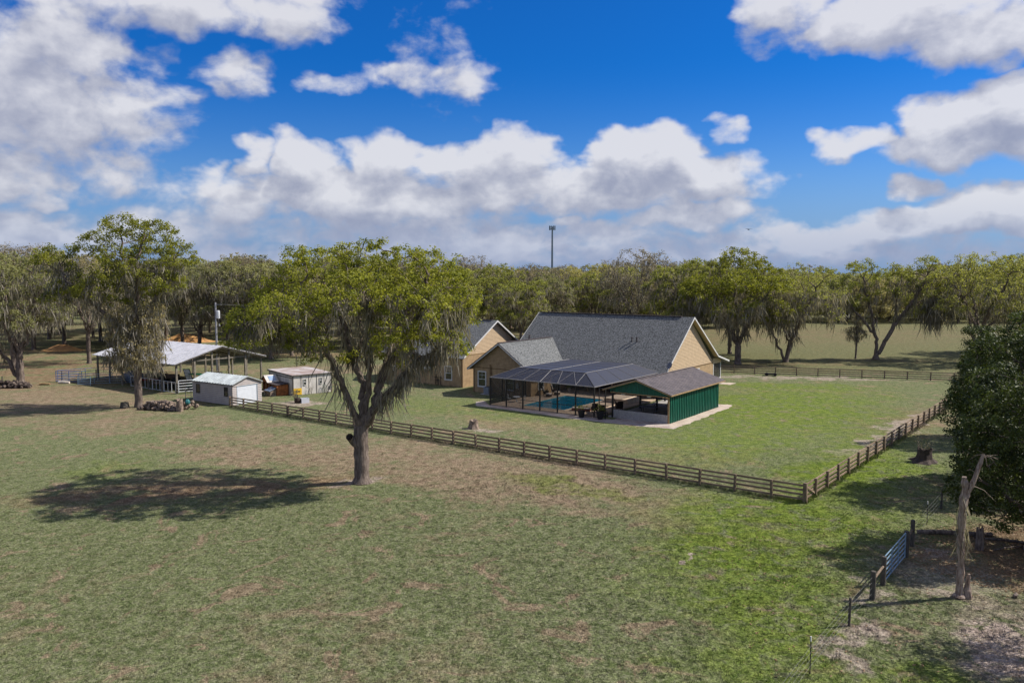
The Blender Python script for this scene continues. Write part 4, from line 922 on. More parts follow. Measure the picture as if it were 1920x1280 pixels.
rf = MB(); rf.slab([(-.35, -.5, ze), (ridge, -.5, zp), (ridge, Ln + .5, zp), (-.35, Ln + .5, ze)], (0, 0, -.14)); rf.slab([(ridge, -.5, zp), (Wd + .35, -.5, ze), (Wd + .35, Ln + .5, ze), (ridge, Ln + .5, zp)], (0, 0, -.14))
roof = part(gb, 'roof', along_y(rf.mesh('roof', 'shingles')), None)
m = MB(); m.box(ridge - .15, ridge + .15, .3, Ln - .3, zp, zp + .06); part(roof, 'ridge_vent', m, 'dark_roofing')
m = MB(); rake(m, [(-.37, ze + .02), (ridge, zp + .02), (Wd + .37, ze + .02)], -.501); m.box(-.42, -.352, -.5, Ln + .5, ze - .18, ze - .02); part(gb, 'fascia', m, 'white_trim')
window(gb, (0, 32.9 - 31.2), (0, 1), (-1, 0), 1.25, .75, 2.6, .12)
window(gb, (0, 44.0 - 31.2 - 1.2), (0, 1), (-1, 0), .75, 1.3, 2.0, .08)
m = MB(); m.box(-.32, 0, 36.3 - 31.2, 37.4 - 31.2, 1.9, 2.42); part(gb, 'air_conditioner', m, 'white_panel')
m = MB()
for y, z in ((3.6, 1.75), (4.0, 1.15), (4.5, 1.9)): m.cyl(-.08, y, .05, z, .035, 6)
m.box(-.10, -.05, 3.3, 4.7, 1.0, 1.06); m.box(-.10, -.05, 3.8, 4.4, .62, .68); m.box(-.10, -.05, 4.2, 4.25, .3, 1.5)
part(gb, 'pipework', m, 'dark_frame')
m = MB(); m.box(-.09, 0, .05, .15, 0, 3.7); part(gb, 'downspout', m, 'brown_belt')
ac = thing('air_conditioner', 'grey outdoor air conditioning unit on a pad against the wing wall', 'air conditioner', loc(4.75, 25.35), A)
m = MB(); m.box(-.5, .6, -.55, .75, 0, .08); part(ac, 'pad', m, 'concrete'); m = MB(); m.box(-.34, .34, -.36, .36, .08, .88)
for i in range(9): m.box(-.40, -.381, -.36, .36, .16 + i * .085, .20 + i * .085); m.box(-.36, .36, -.40, -.381, .16 + i * .085, .20 + i * .085)
part(ac, 'casing', m, 'grey_plastic'); m = MB(); m.cyl(0, 0, .88, .92, .30, 16); part(ac, 'fan_grille', m, 'dark_frame')

# ---- paving round the pool, gravel strips
def poly_sheet(name, pts, z, mat, rag=0.0, seed=1, sub=8):
    r_ = random.Random(seed); P_ = []
    for i, a in enumerate(pts):
        b = pts[(i + 1) % len(pts)]
        for k_ in range(sub):
            t_ = k_ / sub; P_.append((a[0] + (b[0] - a[0]) * t_ + r_.uniform(-rag, rag), a[1] + (b[1] - a[1]) * t_ + r_.uniform(-rag, rag), z))
    mm = MB(); mm.quad(P_); return structure(name, mm.mesh(name, mat), loc(0, 0), A)
poly_sheet('gravel_bed', [(-3.0, 5.2), (-1.2, 5.0), (-1.2, 20.6), (.6, 22.6), (-.6, 23.0), (-2.6, 21.2)], .006, 'gravel', .13, 2)
poly_sheet('gravel_bed', [(-2.0, -1.4), (-.05, -1.2), (-.05, 5.4), (-3.0, 5.6), (-2.9, 3.0)], .010, 'gravel', .12, 3)
poly_sheet('gravel_bed', [(-1.8, -1.0), (.4, -1.45), (7, -1.2), (12.5, -1.1), (14.4, -.6), (13.6, 1.2), (12.2, .1), (-.05, .05)], .014, 'sand_gravel', .16, 4)
poly_sheet('gravel_bed', [(29.4, 5.2), (31.6, 5.4), (31.2, 7.4), (29.4, 7.2)], .010, 'sand_gravel', .14, 5)
dk_ = MB(); pu0, pu1, pv0, pv1 = .1, 8.6, 11.8, 17.0
dk_.box(-1.3, 13.0, 7.3, pv0 - .3, 0.0, .12); dk_.box(-1.3, 5.45, pv1 + .3, 20.3, 0.0, .12); dk_.box(5.45, 13, pv1 + .3, 19.7, 0, .12); dk_.box(-1.3, pu0 - .3, pv0 - .3, pv1 + .3, 0, .12); dk_.box(pu1 + .3, 13.0, pv0 - .3, pv1 + .3, 0, .12); dk_.box(13.0, 16.0, 7.1, 19.5, 0, .12)
structure('pool_deck', dk_.mesh('pool_deck', 'paver'), loc(0, 0), A)
pl = thing('swimming_pool', 'rectangular teal swimming pool with tan coping inside the screen cage', 'swimming pool', loc(pu0, pv0), A)
a_, b_ = pu1 - pu0, pv1 - pv0
m = MB(); m.box(-.3, a_ + .3, -.3, 0, .0, .15); m.box(-.3, a_ + .3, b_, b_ + .3, .0, .15); m.box(-.3, 0, 0, b_, .0, .15); m.box(a_, a_ + .3, 0, b_, .0, .15); part(pl, 'coping', m, 'coping')
m = MB(); m.box(0, a_, -.0, .012, .02, .13); m.box(0, a_, b_ - .012, b_, .02, .13); m.box(0, .012, .02, b_ - .02, .02, .13); m.box(a_ - .012, a_, .02, b_ - .02, .02, .13); part(pl, 'tile_band', m, 'pool_tile')
m = MB(); m.box(.012, a_ - .012, .012, b_ - .012, .01, .05); part(pl, 'water', m, 'water')
sp_ = thing('stone_ledge', 'raised tan stone ledge at the right end of the swimming pool', 'ledge', loc(8.6, 9.3), A)
m = MB(); m.box(-1.3, 1.6, -1.0, 1.9, .12, .52); part(sp_, 'wall', m, 'coping'); m = MB(); m.box(-1.35, 1.65, -1.05, 1.95, .521, .58); part(sp_, 'cap_stone', m, 'coping')

# ---- screen enclosure
cg = thing('screen_enclosure', 'black framed screen enclosure with hipped mesh top over the swimming pool', 'screen enclosure', loc(-1.3, 7.4), A)
# local: x = u + 1.3, y = v - 7.4 ; eave height 3.0, flat top 4.05
Y1 = 12.9; X1 = 14.3; ZE = 3.0; ZT = 4.05; tx0, tx1, ty0, ty1 = 2.1, 12.3, 2.25, 10.6
ny = 6; ys = [Y1 * i / ny for i in range(ny + 1)]; tys = [ty0 + (ty1 - ty0) * i / ny for i in range(ny + 1)]
nx = 5; xs = [X1 * i / nx for i in range(nx + 1)]; txs = [tx0 + (tx1 - tx0) * i / nx for i in range(nx + 1)]
def bar(parent, name, a, b, r_, mat): 
    m = MB(); m.tube([a, b], r_, 4); return part(parent, name, m, mat)
for y in ys: m = MB(); m.box(-.06, .06, y - .06, y + .06, 0.0, ZE); part(cg, 'post', m, 'dark_frame')
for x in (2.2, 4.4, 6.6): m = MB(); m.box(x - .05, x + .05, Y1 - .05, Y1 + .05, 0, ZE); part(cg, 'post', m, 'dark_frame')
for y in (-.55, -1.25): m = MB(); m.box(-.04, .04, y - .04, y + .04, 0, 2.9); part(cg, 'post', m, 'dark_frame')
m = MB(); m.box(-.06, .06, -.05, Y1 + .05, ZE, ZE + .07); part(cg, 'eave_beam', m, 'cage_bar'); m = MB(); m.box(.06, X1, Y1 - .05, Y1 + .05, ZE, ZE + .07); part(cg, 'eave_beam', m, 'cage_bar')
m = MB(); m.box(.06, X1, -.05, .05, ZE, ZE + .07); part(cg, 'eave_beam', m, 'cage_bar')
for i in range(ny): m = MB(); m.box(-.02, .02, ys[i] + .05, ys[i + 1] - .05, .93, .98); part(cg, 'rail', m, 'dark_frame')
for i in range(3): m = MB(); m.box(2.2 * i + .05, 2.2 * i + 2.15, Y1 - .02, Y1 + .02, .93, .98); part(cg, 'rail', m, 'dark_frame')
bar(cg, 'brace', (.0, Y1, ZE), (2.2, Y1, .95), .02, 'cage_bar')
for i in range(ny): m = MB(); m.box(-.004, .004, ys[i] + .06, ys[i + 1] - .06, .06, ZE - .01); part(cg, 'screen_panel', m, 'screen_wall')
for i in range(3): m = MB(); m.box(2.2 * i + .06, 2.2 * i + 2.14, Y1 - .004, Y1 + .004, .06, ZE - .01); part(cg, 'screen_panel', m, 'screen_wall')
def pan(pts, name='roof_screen'):
    m = MB(); m.slab(pts, (0, 0, -.008)); part(cg, name, m, 'screen_roof')
zs = ZE + .05
for i in range(ny):
    pan([(0, ys[i], zs), (tx0, tys[i], ZT), (tx0, tys[i + 1], ZT), (0, ys[i + 1], zs)])
    pan([(X1, ys[i + 1], zs), (tx1, tys[i + 1], ZT), (tx1, tys[i], ZT), (X1, ys[i], zs)])
for i in range(nx):
    pan([(xs[i + 1], 0, zs), (txs[i + 1], ty0, ZT), (txs[i], ty0, ZT), (xs[i], 0, zs)])
    pan([(xs[i], Y1, zs), (txs[i], ty1, ZT), (txs[i + 1], ty1, ZT), (xs[i + 1], Y1, zs)])
    pan([(txs[i], ty0, ZT), (txs[i], ty1, ZT), (txs[i + 1], ty1, ZT), (txs[i + 1], ty0, ZT)])
zb = .045
for i in range(ny + 1): bar(cg, 'rafter', (0, ys[i], zs + .02), (tx0, tys[i], ZT + .02), .024, 'cage_bar')
for i in range(1, ny): bar(cg, 'brace', (0, ys[i], zs + .02), (tx0, tys[i - 1 if i < 5 else i - 1], ZT + .02), .015, 'cage_bar')
for i in range(nx + 1): bar(cg, 'rafter', (xs[i], 0, zs + .02), (txs[i], ty0, ZT + .02), .024, 'cage_bar')
for i in range(nx + 1): bar(cg, 'roof_beam', (txs[i], ty0, ZT + .02), (txs[i], ty1, ZT + .02), .028, 'cage_bar')
for y in (ty0, (ty0 + ty1) / 2, ty1): bar(cg, 'roof_beam', (tx0, y, ZT + .02), (tx1, y, ZT + .02), .028, 'cage_bar')

# ---- pavilion: green sheet-metal walls, brown roof, block front
pv = thing('pavilion', 'open-fronted green metal pavilion with brown roof and grey block half wall', 'pavilion', loc(0, 0), A)
m = MB(); m.box(0.05, 12.0, .0, .06, 0.02, 2.72); ribbed(m, .05, 12.0, .03, 2.70, .40, lambda a, z: (a, 0, z), (0, -1, 0), .06, .12); part(pv, 'side_wall', m, 'green_metal')
PR = 3.35; PZ = 3.98
def pz(y): return 2.72 + (PZ - 2.72) * (1 - abs(y - PR) / (PR + .25)) - .03
m = MB(); m.slab([(-.02, -.02, 2.55), (-.02, 6.35, 2.55), (-.02, 6.35, pz(6.35)), (-.02, PR, pz(PR)), (-.02, -.02, pz(0))], (.04, 0, 0))
ribbed(m, .1, 6.2, 2.56, lambda a: pz(a) - .02, .30, lambda a, z: (-.02, a, z), (-1, 0, 0), .022, .05); part(pv, 'front_gable', m, 'green_metal')
for (x, y, mt) in [(.06, .10, 'tan_trim'), (.06, 6.1, 'dark_frame'), (6.0, 6.1, 'dark_frame'), (11.9, 6.1, 'dark_frame'), (11.9, .12, 'dark_frame'), (6.0, 4.2, 'dark_frame')]:
    m = MB(); m.box(x - .08, x + .08, y - .08, y + .08, 0, 2.72 if y != 4.2 else 3.5); part(pv, 'post', m, mt)
m = MB(); m.box(-.07, -.03, 0, 6.3, 2.46, 2.555); part(pv, 'header_beam', m, 'tan_trim')
# blocks of the half wall, with recessed joints
m = MB(); m.box(.045, .185, .22, 5.98, .0, .80); part(pv, 'block_wall', m, 'mortar')
m = MB()
for c_ in range(4):
    y = .2 - (.2 if c_ % 2 else 0)
    while y < 5.95:
        a0, a1 = max(.2, y) + .006, min(6.0, y + .4) - .006
        if a1 - a0 > .05: m.box(.03, .20, a0, a1, .004 + c_ * .2 + .004, c_ * .2 + .194 + .004)
        y += .4
part(pv, 'blocks', m, 'block', stuff=True)
rf = MB(); e0, e1 = -.35, 7.05; ru_, rz_ = 3.35, PZ; ez = 2.80; X0, X9 = -.42, 13.0
rf.slab([(X0, e0, ez), (X0, ru_, rz_), (X9, ru_, rz_), (X9, e0, ez)], (0, 0, -.04)); rf.slab([(X0, ru_, rz_), (X0, e1, ez), (X9, e1, ez), (X9, ru_, rz_)], (0, 0, -.04))
x = X0 + .25
while x < X9:
    for (ya, yb) in ((e0, ru_), (e1, ru_)): rf.slab([(x - .02, ya, ez + .001), (x + .02, ya, ez + .001), (x + .02, yb, rz_ + .001), (x - .02, yb, rz_ + .001)], (0, 0, .02))
    x += .46
rf.box(X0, X9, ru_ - .12, ru_ + .12, rz_ + .012, rz_ + .04); part(pv, 'roof', rf, 'brown_roof')
m = MB(); rakey(m, [(e0, ez - .04), (ru_, rz_ - .04), (e1, ez - .04)], X0 + .04, .13, .04); m.box(X0, X9, e0 - .03, e0 - .002, ez - .14, ez - .02); part(pv, 'fascia', m, 'tan_trim')
m = MB(); m.box(.0, 12.6, .1, 6.6, .0, .10); part(pv, 'floor_slab', m, 'concrete')
for y in (2.2, 5.0): m = MB(); m.box(.1, .3, y - .2, y + .2, 2.32, 2.44); part(pv, 'lamp', m, 'white_panel')
ct = thing('bar_counter', 'dark outdoor bar counter against the green wall inside the pavilion', 'counter', loc(5.2, 1.3), A)
m = MB(); m.box(-1.6, 1.6, -.4, .4, .1, 1.05); part(ct, 'cabinet', m, 'wicker'); m = MB(); m.box(-1.75, 1.75, -.55, .55, 1.05, 1.11); part(ct, 'counter_top', m, 'dark_roofing')
fr_ = thing('refrigerator', 'tall dark refrigerator behind the bar counter of the pavilion', 'refrigerator', loc(8.2, .6), A)
m = MB(); m.box(-.4, .4, -.35, .4, .1, 1.9); part(fr_, 'body', m, 'black_plastic'); m = MB(); m.box(-.41, -.395, -.3, -.26, .9, 1.6); part(fr_, 'handle', m, 'steel_pole')
def sawhorse_table(x, y, lab):
    t = thing('work_table', lab, 'table', loc(x, y), A); m = MB(); m.box(-.45, .45, -.9, .9, .85, .89); part(t, 'table_top', m, 'grey_tarp')
    for sy in (-.7, .7):
        for sx in (-1, 1): m = MB(); m.tube([(sx * .12, sy, .85), (sx * .38, sy + .05, .1)], .03, 4); part(t, 'leg', m, 'dark_frame')
sawhorse_table(3.2, 3.7, 'folding table on splayed legs in the middle of the pavilion')
sawhorse_table(8.6, 4.8, 'folding table at the back of the pavilion')
def wicker_chair(x, y, rz, label, group=None, cush=None):
    t = thing('patio_chair', label, 'chair', loc(x, y), A + rz, group)
    m = MB(); m.box(-.3, .3, -.3, .3, .30, .42); part(t, 'seat', m, 'wicker'); m = MB(); m.slab([(-.3, .24, .42), (.3, .24, .42), (.3, .42, 1.08), (-.3, .42, 1.08)], (0, .07, 0)); part(t, 'backrest', m, 'wicker')
    for s_ in (-1, 1):
        m = MB(); m.box(s_ * .3 - .04, s_ * .3 + .04, -.3, .3, .42, .66); part(t, 'armrest', m, 'wicker')
        for q in (-.26, .26): m = MB(); m.box(s_ * .26 - .025, s_ * .26 + .025, q - .025, q + .025, .12, .30); part(t, 'leg', m, 'wicker')
    if cush:
        m = MB(); m.box(-.25, .25, -.28, .22, .42, .50); part(t, 'seat_cushion', m, 'cushion'); m = MB(); m.slab([(-.24, .15, .52), (.24, .15, .52), (.24, .33, 1.15), (-.24, .33, 1.15)], (0, .08, 0)); part(t, 'back_cushion', m, 'cushion')
    return t
wicker_chair(7.4, 18.9, math.pi / 2 + .2 - 1.2, 'dark wicker chair with pale cushions, the left one against the wing wall', 'cushioned chairs by the pool', True)
wicker_chair(9.2, 18.9, math.pi / 2 - 1.0, 'dark wicker chair with pale cushions, the right one against the wing wall', 'cushioned chairs by the pool', True)
for x, y, q in ((6.8, 18.1, 'left'), (8.5, 18.1, 'right')):
    t = thing('ottoman', 'pale topped footstool in front of the %s cushioned chair' % q, 'footstool', loc(x, y), A, 'footstools by the pool'); m = MB(); m.box(-.25, .25, -.25, .25, .12, .42); part(t, 'base', m, 'wicker'); m = MB(); m.box(-.26, .26, -.26, .26, .42, .52); part(t, 'cushion', m, 'cushion')
wicker_chair(3.6, 7.3, 2.4, 'tall black patio chair at the open left side of the pavilion'); wicker_chair(4.6, 7.9, .6, 'black patio chair beside the pool deck bar table')
wicker_chair(.6, 7.6, 2.0, 'dark reclined patio chair between the potted plants'); wicker_chair(1.0, 8.7, 2.2, 'dark patio chair next to the red sunbed')
sb = thing('sunbed', 'low reddish sunbed with pale top near the front screens', 'sunbed', loc(.9, 10.2), A + .35)
m = MB(); m.box(-.35, .35, -.95, .95, .14, .36); part(sb, 'base', m, 'terracotta'); m = MB(); m.box(-.33, .33, -.93, .93, .36, .45); part(sb, 'cushion', m, 'cushion')
def white_set(x, y):
    t = thing('garden_table', 'small white cast metal table inside the left end of the cage', 'table', loc(x, y), A); m = MB(); m.cyl(0, 0, .68, .71, .42, 16); part(t, 'table_top', m, 'white_pipe'); m = MB(); m.cyl(0, 0, .12, .68, .04, 8); part(t, 'pedestal', m, 'white_pipe')
    m = MB()
    for j in range(3): m.tube([(0, 0, .25), (math.cos(j * 2.1) * .32, math.sin(j * 2.1) * .32, .13)], .025, 4)
    part(t, 'foot', m, 'white_pipe')
    for q, (dx, dy, rz, w_) in enumerate([(-.2, .9, 0, 'left'), (-.1, -.9, math.pi, 'right')]):
        c_ = thing('garden_chair', 'white scrolled garden chair on the %s of the white table' % w_, 'chair', loc(x + dx, y + dy), A + rz, 'white garden chairs')
        m = MB(); m.cyl(0, 0, .44, .47, .22, 12); part(c_, 'seat', m, 'white_pipe')
        m = MB(); m.tube([(-.2, .18, .46), (-.2, .24, .8), (0, .27, .95), (.2, .24, .8), (.2, .18, .46)], .022, 5); m.tube([(0, .2, .46), (0, .27, .92)], .02, 4); part(c_, 'backrest', m, 'white_pipe')
        for sx in (-.17, .17):
            for sy in (-.15, .15): m = MB(); m.tube([(sx, sy, .45), (sx * 1.15, sy * 1.15, .12)], .018, 4); part(c_, 'leg', m, 'white_pipe')
white_set(1.6, 18.9)
def pot_plant(x, y, label, s=1., seed=1, mat='terracotta', z0=0.02):
    r_ = np.random.default_rng(seed); t = thing('potted_plant', label, 'potted plant', (*loc(x, y)[:2], z0), A)
    m = MB(); m.tube([(0, 0, 0), (0, 0, .45 * s)], [.16 * s, .25 * s], 12); part(t, 'pot', m, mat)
    c_ = r_.normal(0, .17 * s, (26, 3)); c_[:, 2] = np.abs(c_[:, 2]) * 1.3 + .55 * s
    V, F = leaves(c_, 12, .13 * s, .09, r_); part(t, 'foliage', npmesh('foliage', V, F, 'green_leaf'), None)
pot_plant(-1.9, 8.5, 'bushy potted plant in a black urn just left of the corner cage post', 1.5, 3, 'black_plastic')
pot_plant(-1.7, 6.5, 'yellow-green potted plant in a black urn at the end of the block wall', 1.5, 4, 'black_plastic')
pot_plant(11.6, 18.4, 'pale round flower pot under the covered porch', .9, 5, 'white_panel', .12)
tk = thing('small_table', 'low dark side table between the potted plants', 'table', loc(-.3, 7.0), A)
m = MB(); m.box(-.3, .3, -.45, .45, .42, .47); part(tk, 'table_top', m, 'dark_frame')
for sx in (-.26, .26):
    for sy in (-.4, .4): m = MB(); m.box(sx - .02, sx + .02, sy - .02, sy + .02, .0, .42); part(tk, 'leg', m, 'dark_frame')

# ------------------------------------------------------------------ fences
def board_fence(name, label, p, q, first, bay, side=-1, hgt=1.13, group=None, gate_bay=None, brace_bay=None, lastpost=True):
    p = Vector(p); q = Vector(q); L_ = (q - p).length; ang = math.atan2(q.y - p.y, q.x - p.x); n_ = 1 + int(round((L_ - first) / bay)); bay = (L_ - first) / (n_ - 1)
    t = thing(name, label, 'fence', (p.x, p.y, 0), ang, group)
    xs_ = [0] + [first + bay * i for i in range(n_)]
    r_ = random.Random(int(L_ * 10)); pm = MB(); pm.box(-.07, .07, -.07, .07, 0, hgt + .02); pme = pm.mesh('post', 'post_wood'); cm = MB(); cm.box(-.10, .10, -.10, .10, 0, hgt + .12); cme = cm.mesh('post', 'post_wood')
    bm_ = {}
    for i, x in enumerate(xs_):
        o = link('post', cme if i == 0 else pme, t, (x, side * .05, 0)); o.rotation_euler = (r_.uniform(-.03, .03), r_.uniform(-.035, .035), 0)
    for i in range(len(xs_) - 1):
        if gate_bay is not None and i == gate_bay: continue
        w_ = round(xs_[i + 1] - xs_[i], 3)
        if w_ not in bm_: b_ = MB(); b_.box(.01, w_ - .01, -.018, .018, -.066, .066); bm_[w_] = b_.mesh('board', 'fence_wood')
        for z in (.20, .49, .77, 1.05):
            o = link('board', bm_[w_], t, (xs_[i], -side * .045, z + r_.uniform(-.012, .012))); o.rotation_euler = (r_.uniform(-.05, .05), r_.uniform(-.008, .008), 0)
    if brace_bay is not None:
        a0 = xs_[brace_bay]; a1 = xs_[brace_bay + 1]; b_ = MB(); b_.slab([(a0 + .08, side * .02 , 1.0), (a1 - .05, side * .02, .16), (a1 - .05, side * .02, .28), (a0 + .08, side * .02, 1.12)], (0, side * .035, 0)); part(t, 'brace', b_, 'fence_wood')
    return t, xs_
C0 = (18.05, 48.35); G0 = (-29.95, 84.2)
tL, xL = board_fence('board_fence', 'four-board brown fence running from the near corner left to the small grey garage', C0, G0, 2.05, 2.46, side=1, gate_bay=20)
board_fence('board_fence', 'sunlit four-board fence running from the near corner away to the right', C0, (61.5, 103.3), 1.9, 2.44, side=-1, brace_bay=0)
board_fence('board_fence', 'four-board fence crossing the far side of the lawn in front of the pasture oaks', (60.6, 104.0), (29.0, 114.2), 2.4, 2.9, side=-1)
# the gate in the left fence
ang = math.atan2(G0[1] - C0[1], G0[0] - C0[0]); gx0, gx1 = xL[20], xL[21]
gt = thing('wooden_gate', 'short wooden gate with a diagonal brace in the left fence', 'gate', (C0[0] + math.cos(ang) * gx0, C0[1] + math.sin(ang) * gx0, 0), ang)
w_ = gx1 - gx0
for z in (.2, .48, .76, 1.05): m = MB(); m.box(.09, w_ - .09, -.06, -.025, z - .06, z + .06); part(gt, 'board', m, 'fence_wood')
m = MB(); m.slab([(.12, -.02, .95), (w_ - .15, -.02, .14), (w_ - .15, -.02, .26), (.12, -.02, 1.08)], (0, .035, 0)); part(gt, 'brace', m, 'post_wood')
for x in (.11, w_ - .2): m = MB(); m.box(x, x + .09, -.023, .012, .1, 1.12); part(gt, 'stile', m, 'post_wood')

# wire fence and tube gate on the right
line = [('t', 10.5, 27.1), ('w', 13.5, 31.0), ('P', 15.6, 33.6), ('G', 16.8, 35.2), ('G', 19.6, 38.8), ('P', 20.7, 40.4), ('t', 23.3, 43.9), ('w', 25.8, 47.1)]
def tpost(x, y, lab):
    t = thing('steel_fence_post', lab, 'fence post', (x, y, 0), .9); m = MB(); m.box(-.02, .02, -.004, .004, 0, 1.35); m.box(-.004, .004, .004, .03, 0, 1.35); part(t, 'post', m, 'dark_frame')
    m = MB(); m.box(-.025, .025, -.007, .034, 1.2, 1.37); part(t, 'white_tip', m, 'white_trim')
tpost(10.5, 27.1, 'thin steel fence post with white tip at the bottom edge'); tpost(23.3, 43.9, 'thin steel fence post with white tip beyond the tube gate')
tpost(7.2, 22.6, 'steel fence post just below the bottom edge of the photo')
def wpost(x, y, r_, h_, lab, name='fence_post'):
    t = MB(); t.tube([(0, 0, 0), (.01, .0, h_ * .5), (.02, .01, h_)], [r_ * 1.05, r_, r_ * .95], 10); t.tube([(.02, .01, h_), (.02, .01, h_ + .015)], [r_ * .93, r_ * .7], 10)
    o = thing(name, lab, 'fence post', (x, y, 0), 0, None, t.mesh(name, 'grey_post')); return o
wpost(13.5, 31.0, .055, 1.15, 'thin round wooden post standing alone below the tube gate'); wpost(15.6, 33.6, .12, 1.25, 'thick grey wooden post nearest the bottom of the tube gate brace')
wpost(16.8, 35.2, .115, 1.32, 'thick grey post holding the near end of the blue tube gate'); wpost(19.62, 38.85, .13, 1.30, 'thick grey post holding the far end of the blue tube gate')
wpost(20.7, 40.4, .11, 1.38, 'thick grey post just beyond the blue tube gate'); wpost(25.8, 47.1, .06, 1.25, 'thin grey post beside the dark evergreens')
for (a, b, lab) in (((15.6, 33.6), (16.8, 35.2), 'short round brace rail between the two posts before the gate'), ((19.62, 38.85), (20.7, 40.4), 'short round brace rail between the two posts beyond the gate')):
    m = MB(); m.tube([(0, 0, .86), (b[0] - a[0], b[1] - a[1], .9)], .055, 8); thing('brace_rail', lab, 'rail', (*a, 0), 0, None, m.mesh('brace_rail', 'post_wood'))
def wires(pts, zs_, lab):
    m = MB()
    for z in zs_:
        for a, b in zip(pts[:-1], pts[1:]):
            q = [Vector((*a, z)), Vector(((a[0] + b[0]) / 2, (a[1] + b[1]) / 2, z - .02)), Vector((*b, z))]; m.tube([p_ - Vector((*pts[0], 0)) for p_ in q], .005, 4, False)
    thing('fence_wires', lab, 'wire fence', (*pts[0], 0), 0, None, m.mesh('fence_wires', 'wire'))
wires([(7.2, 22.6), (10.5, 27.1), (13.5, 31.0), (15.6, 33.6)], (.3, .55, .8, 1.02), 'strands of wire between the posts below the tube gate')
wires([(20.7, 40.4), (23.3, 43.9), (25.8, 47.1), (30.5, 53.2)], (.3, .55, .8, 1.02), 'strands of wire beyond the tube gate running under the evergreens')
def pipe_panel(name, label, cat, p, q, mat, h_=1.15, rails=6, r_=.022, ups=(0, .5, 1), z0=.15, group=None, braces=()):
    p = Vector(p); q = Vector(q); L_ = (q - p).length; t = thing(name, label, cat, (p.x, p.y, 0), math.atan2(q.y - p.y, q.x - p.x), group)
    for i in range(rails): m = MB(); z = z0 + (h_ - z0) * i / (rails - 1); m.tube([(0, 0, z), (L_, 0, z)], r_, 6); part(t, 'rail', m, mat)
    for u in ups: m = MB(); m.tube([(u * L_, .0, z0 - (.1 if u in (0, 1) else 0)), (u * L_, 0, h_)], r_ * 1.15, 6); part(t, 'upright', m, mat)
    return t
pipe_panel('tube_gate', 'sky-blue six-rail tube gate hung between thick wooden posts', 'gate', (16.92, 35.36), (19.48, 38.66), 'blue_pipe', 1.28, 6, .03, (0, .33, .66, 1), .12)

# ------------------------------------------------------------------ open barn on the left
BA = R(53.0); BO = Vector((-39.56, 93.66, 0))
bn = thing('open_barn', 'open-sided pole barn with wide pale metal roof behind the mossy oak', 'barn', BO, BA)
BW, BL, BE, BR = 11.7, 19.0, 3.62, 5.25
for i in range(6): m = MB(); x = BW * i / 5; h_ = BE + (BR - BE) * (1 - abs(x - BW / 2) / (BW / 2)) - .25; m.box(x - .1, x + .1, -.1, .1, 0, h_ if 0 < i < 5 else BE - .05); part(bn, 'post', m, 'barn_post')
for i in range(6):
    y = BL * (i + 1) / 6
    for x in (0, BW): m = MB(); m.box(x - .1, x + .1, y - .1, y + .1, 0, BE - .05); part(bn, 'post', m, 'barn_post')
rf = MB(); o_ = .5
for s_, xa in ((1, -o_), (-1, BW + o_)):
    rf.slab([(xa, -o_, BE - .1), (BW / 2, -o_, BR), (BW / 2, BL + o_, BR), (xa, BL + o_, BE - .1)], (0, 0, -.035))
    y = -o_ + .02
    while y < BL + o_:
        rf.slab([(xa, y, BE - .099), (xa, y + .16, BE - .099), (BW / 2, y + .16, BR + .001), (BW / 2, y, BR + .001)], (0, 0, .06)); y += .92
part(bn, 'roof', rf, 'galvanised')
for j, y in enumerate([0] + [BL * (i + 1) / 6 for i in range(6)]):
    m = MB()
    for s_ in (1, -1):
        xa = 0 if s_ == 1 else BW; m.slab([(xa, y - .03, BE - .12), (BW / 2, y - .03, BR - .06), (BW / 2, y - .03, BR - .26), (xa, y - .03, BE - .32)], (0, .06, 0))
    m.box(1.5, BW - 1.5, y - .025, y + .025, BE - .0, BE + .16); part(bn, 'truss', m, 'barn_post')
m = MB()
for x in (0, BW): m.box(x - .04, x + .04, 0, BL, BE - .32, BE - .12)
part(bn, 'eave_beam', m, 'barn_post')
m = MB(); rake(m, [(-o_, BE - .1), (BW / 2, BR), (BW + o_, BE - .1)], -o_ - .002, .16, .03); part(bn, 'gable_trim', m, 'grey_post')
def bl(x, y): c, s_ = math.cos(BA), math.sin(BA); return (BO.x + c * x - s_ * y, BO.y + s_ * x + c * y)
# pens
pipe_panel('pipe_fence_panel', 'white five-rail panel between the barn corner post and the small garage', 'fence panel', (-39.3, 93.5), (-36.1, 95.7), 'white_pipe', 1.55, 5, .05, (0, 1), .25)
for i in range(4):
    a = bl(0, .3 + i * 2.6); b = bl(0, 2.8 + i * 2.6)
    pipe_panel('pipe_fence_panel', ['white pipe panel nearest the front corner post of the barn', 'white pipe panel second along the barn side', 'white pipe panel behind the mossy trunk', 'white pipe panel farthest along the barn side'][i], 'fence panel', a, b, 'white_pipe', 1.3, 2, .03, (0, .34, .67, 1), .1, 'white pipe panels along the barn side')
pipe_panel('pipe_fence_panel', 'pale blue panel in front of the left barn post', 'fence panel', (-55.2, 101.2), (-49.4, 102.6), 'blue_pipe', 1.35, 5, .03, (0, .3, .6, 1), .15)
pipe_panel('pipe_fence_panel', 'pale blue panel end turned towards the camera', 'fence panel', (-55.3, 101.1), (-53.2, 100.2), 'blue_pipe', 1.2, 5, .03, (0, 1), .15)
pipe_panel('pipe_fence_panel', 'blue cattle panel at the left end of the pens', 'fence panel', (-59.6, 103.8), (-56.0, 103.4), 'blue_paint', 1.5, 5, .035, (0, .5, 1), .15)
pipe_panel('pipe_fence_panel', 'blue cattle panel closing the left pen at the back', 'fence panel', (-59.6, 104.2), (-54.6, 108.5), 'blue_paint', 1.5, 5, .03, (0, .5, 1), .15)
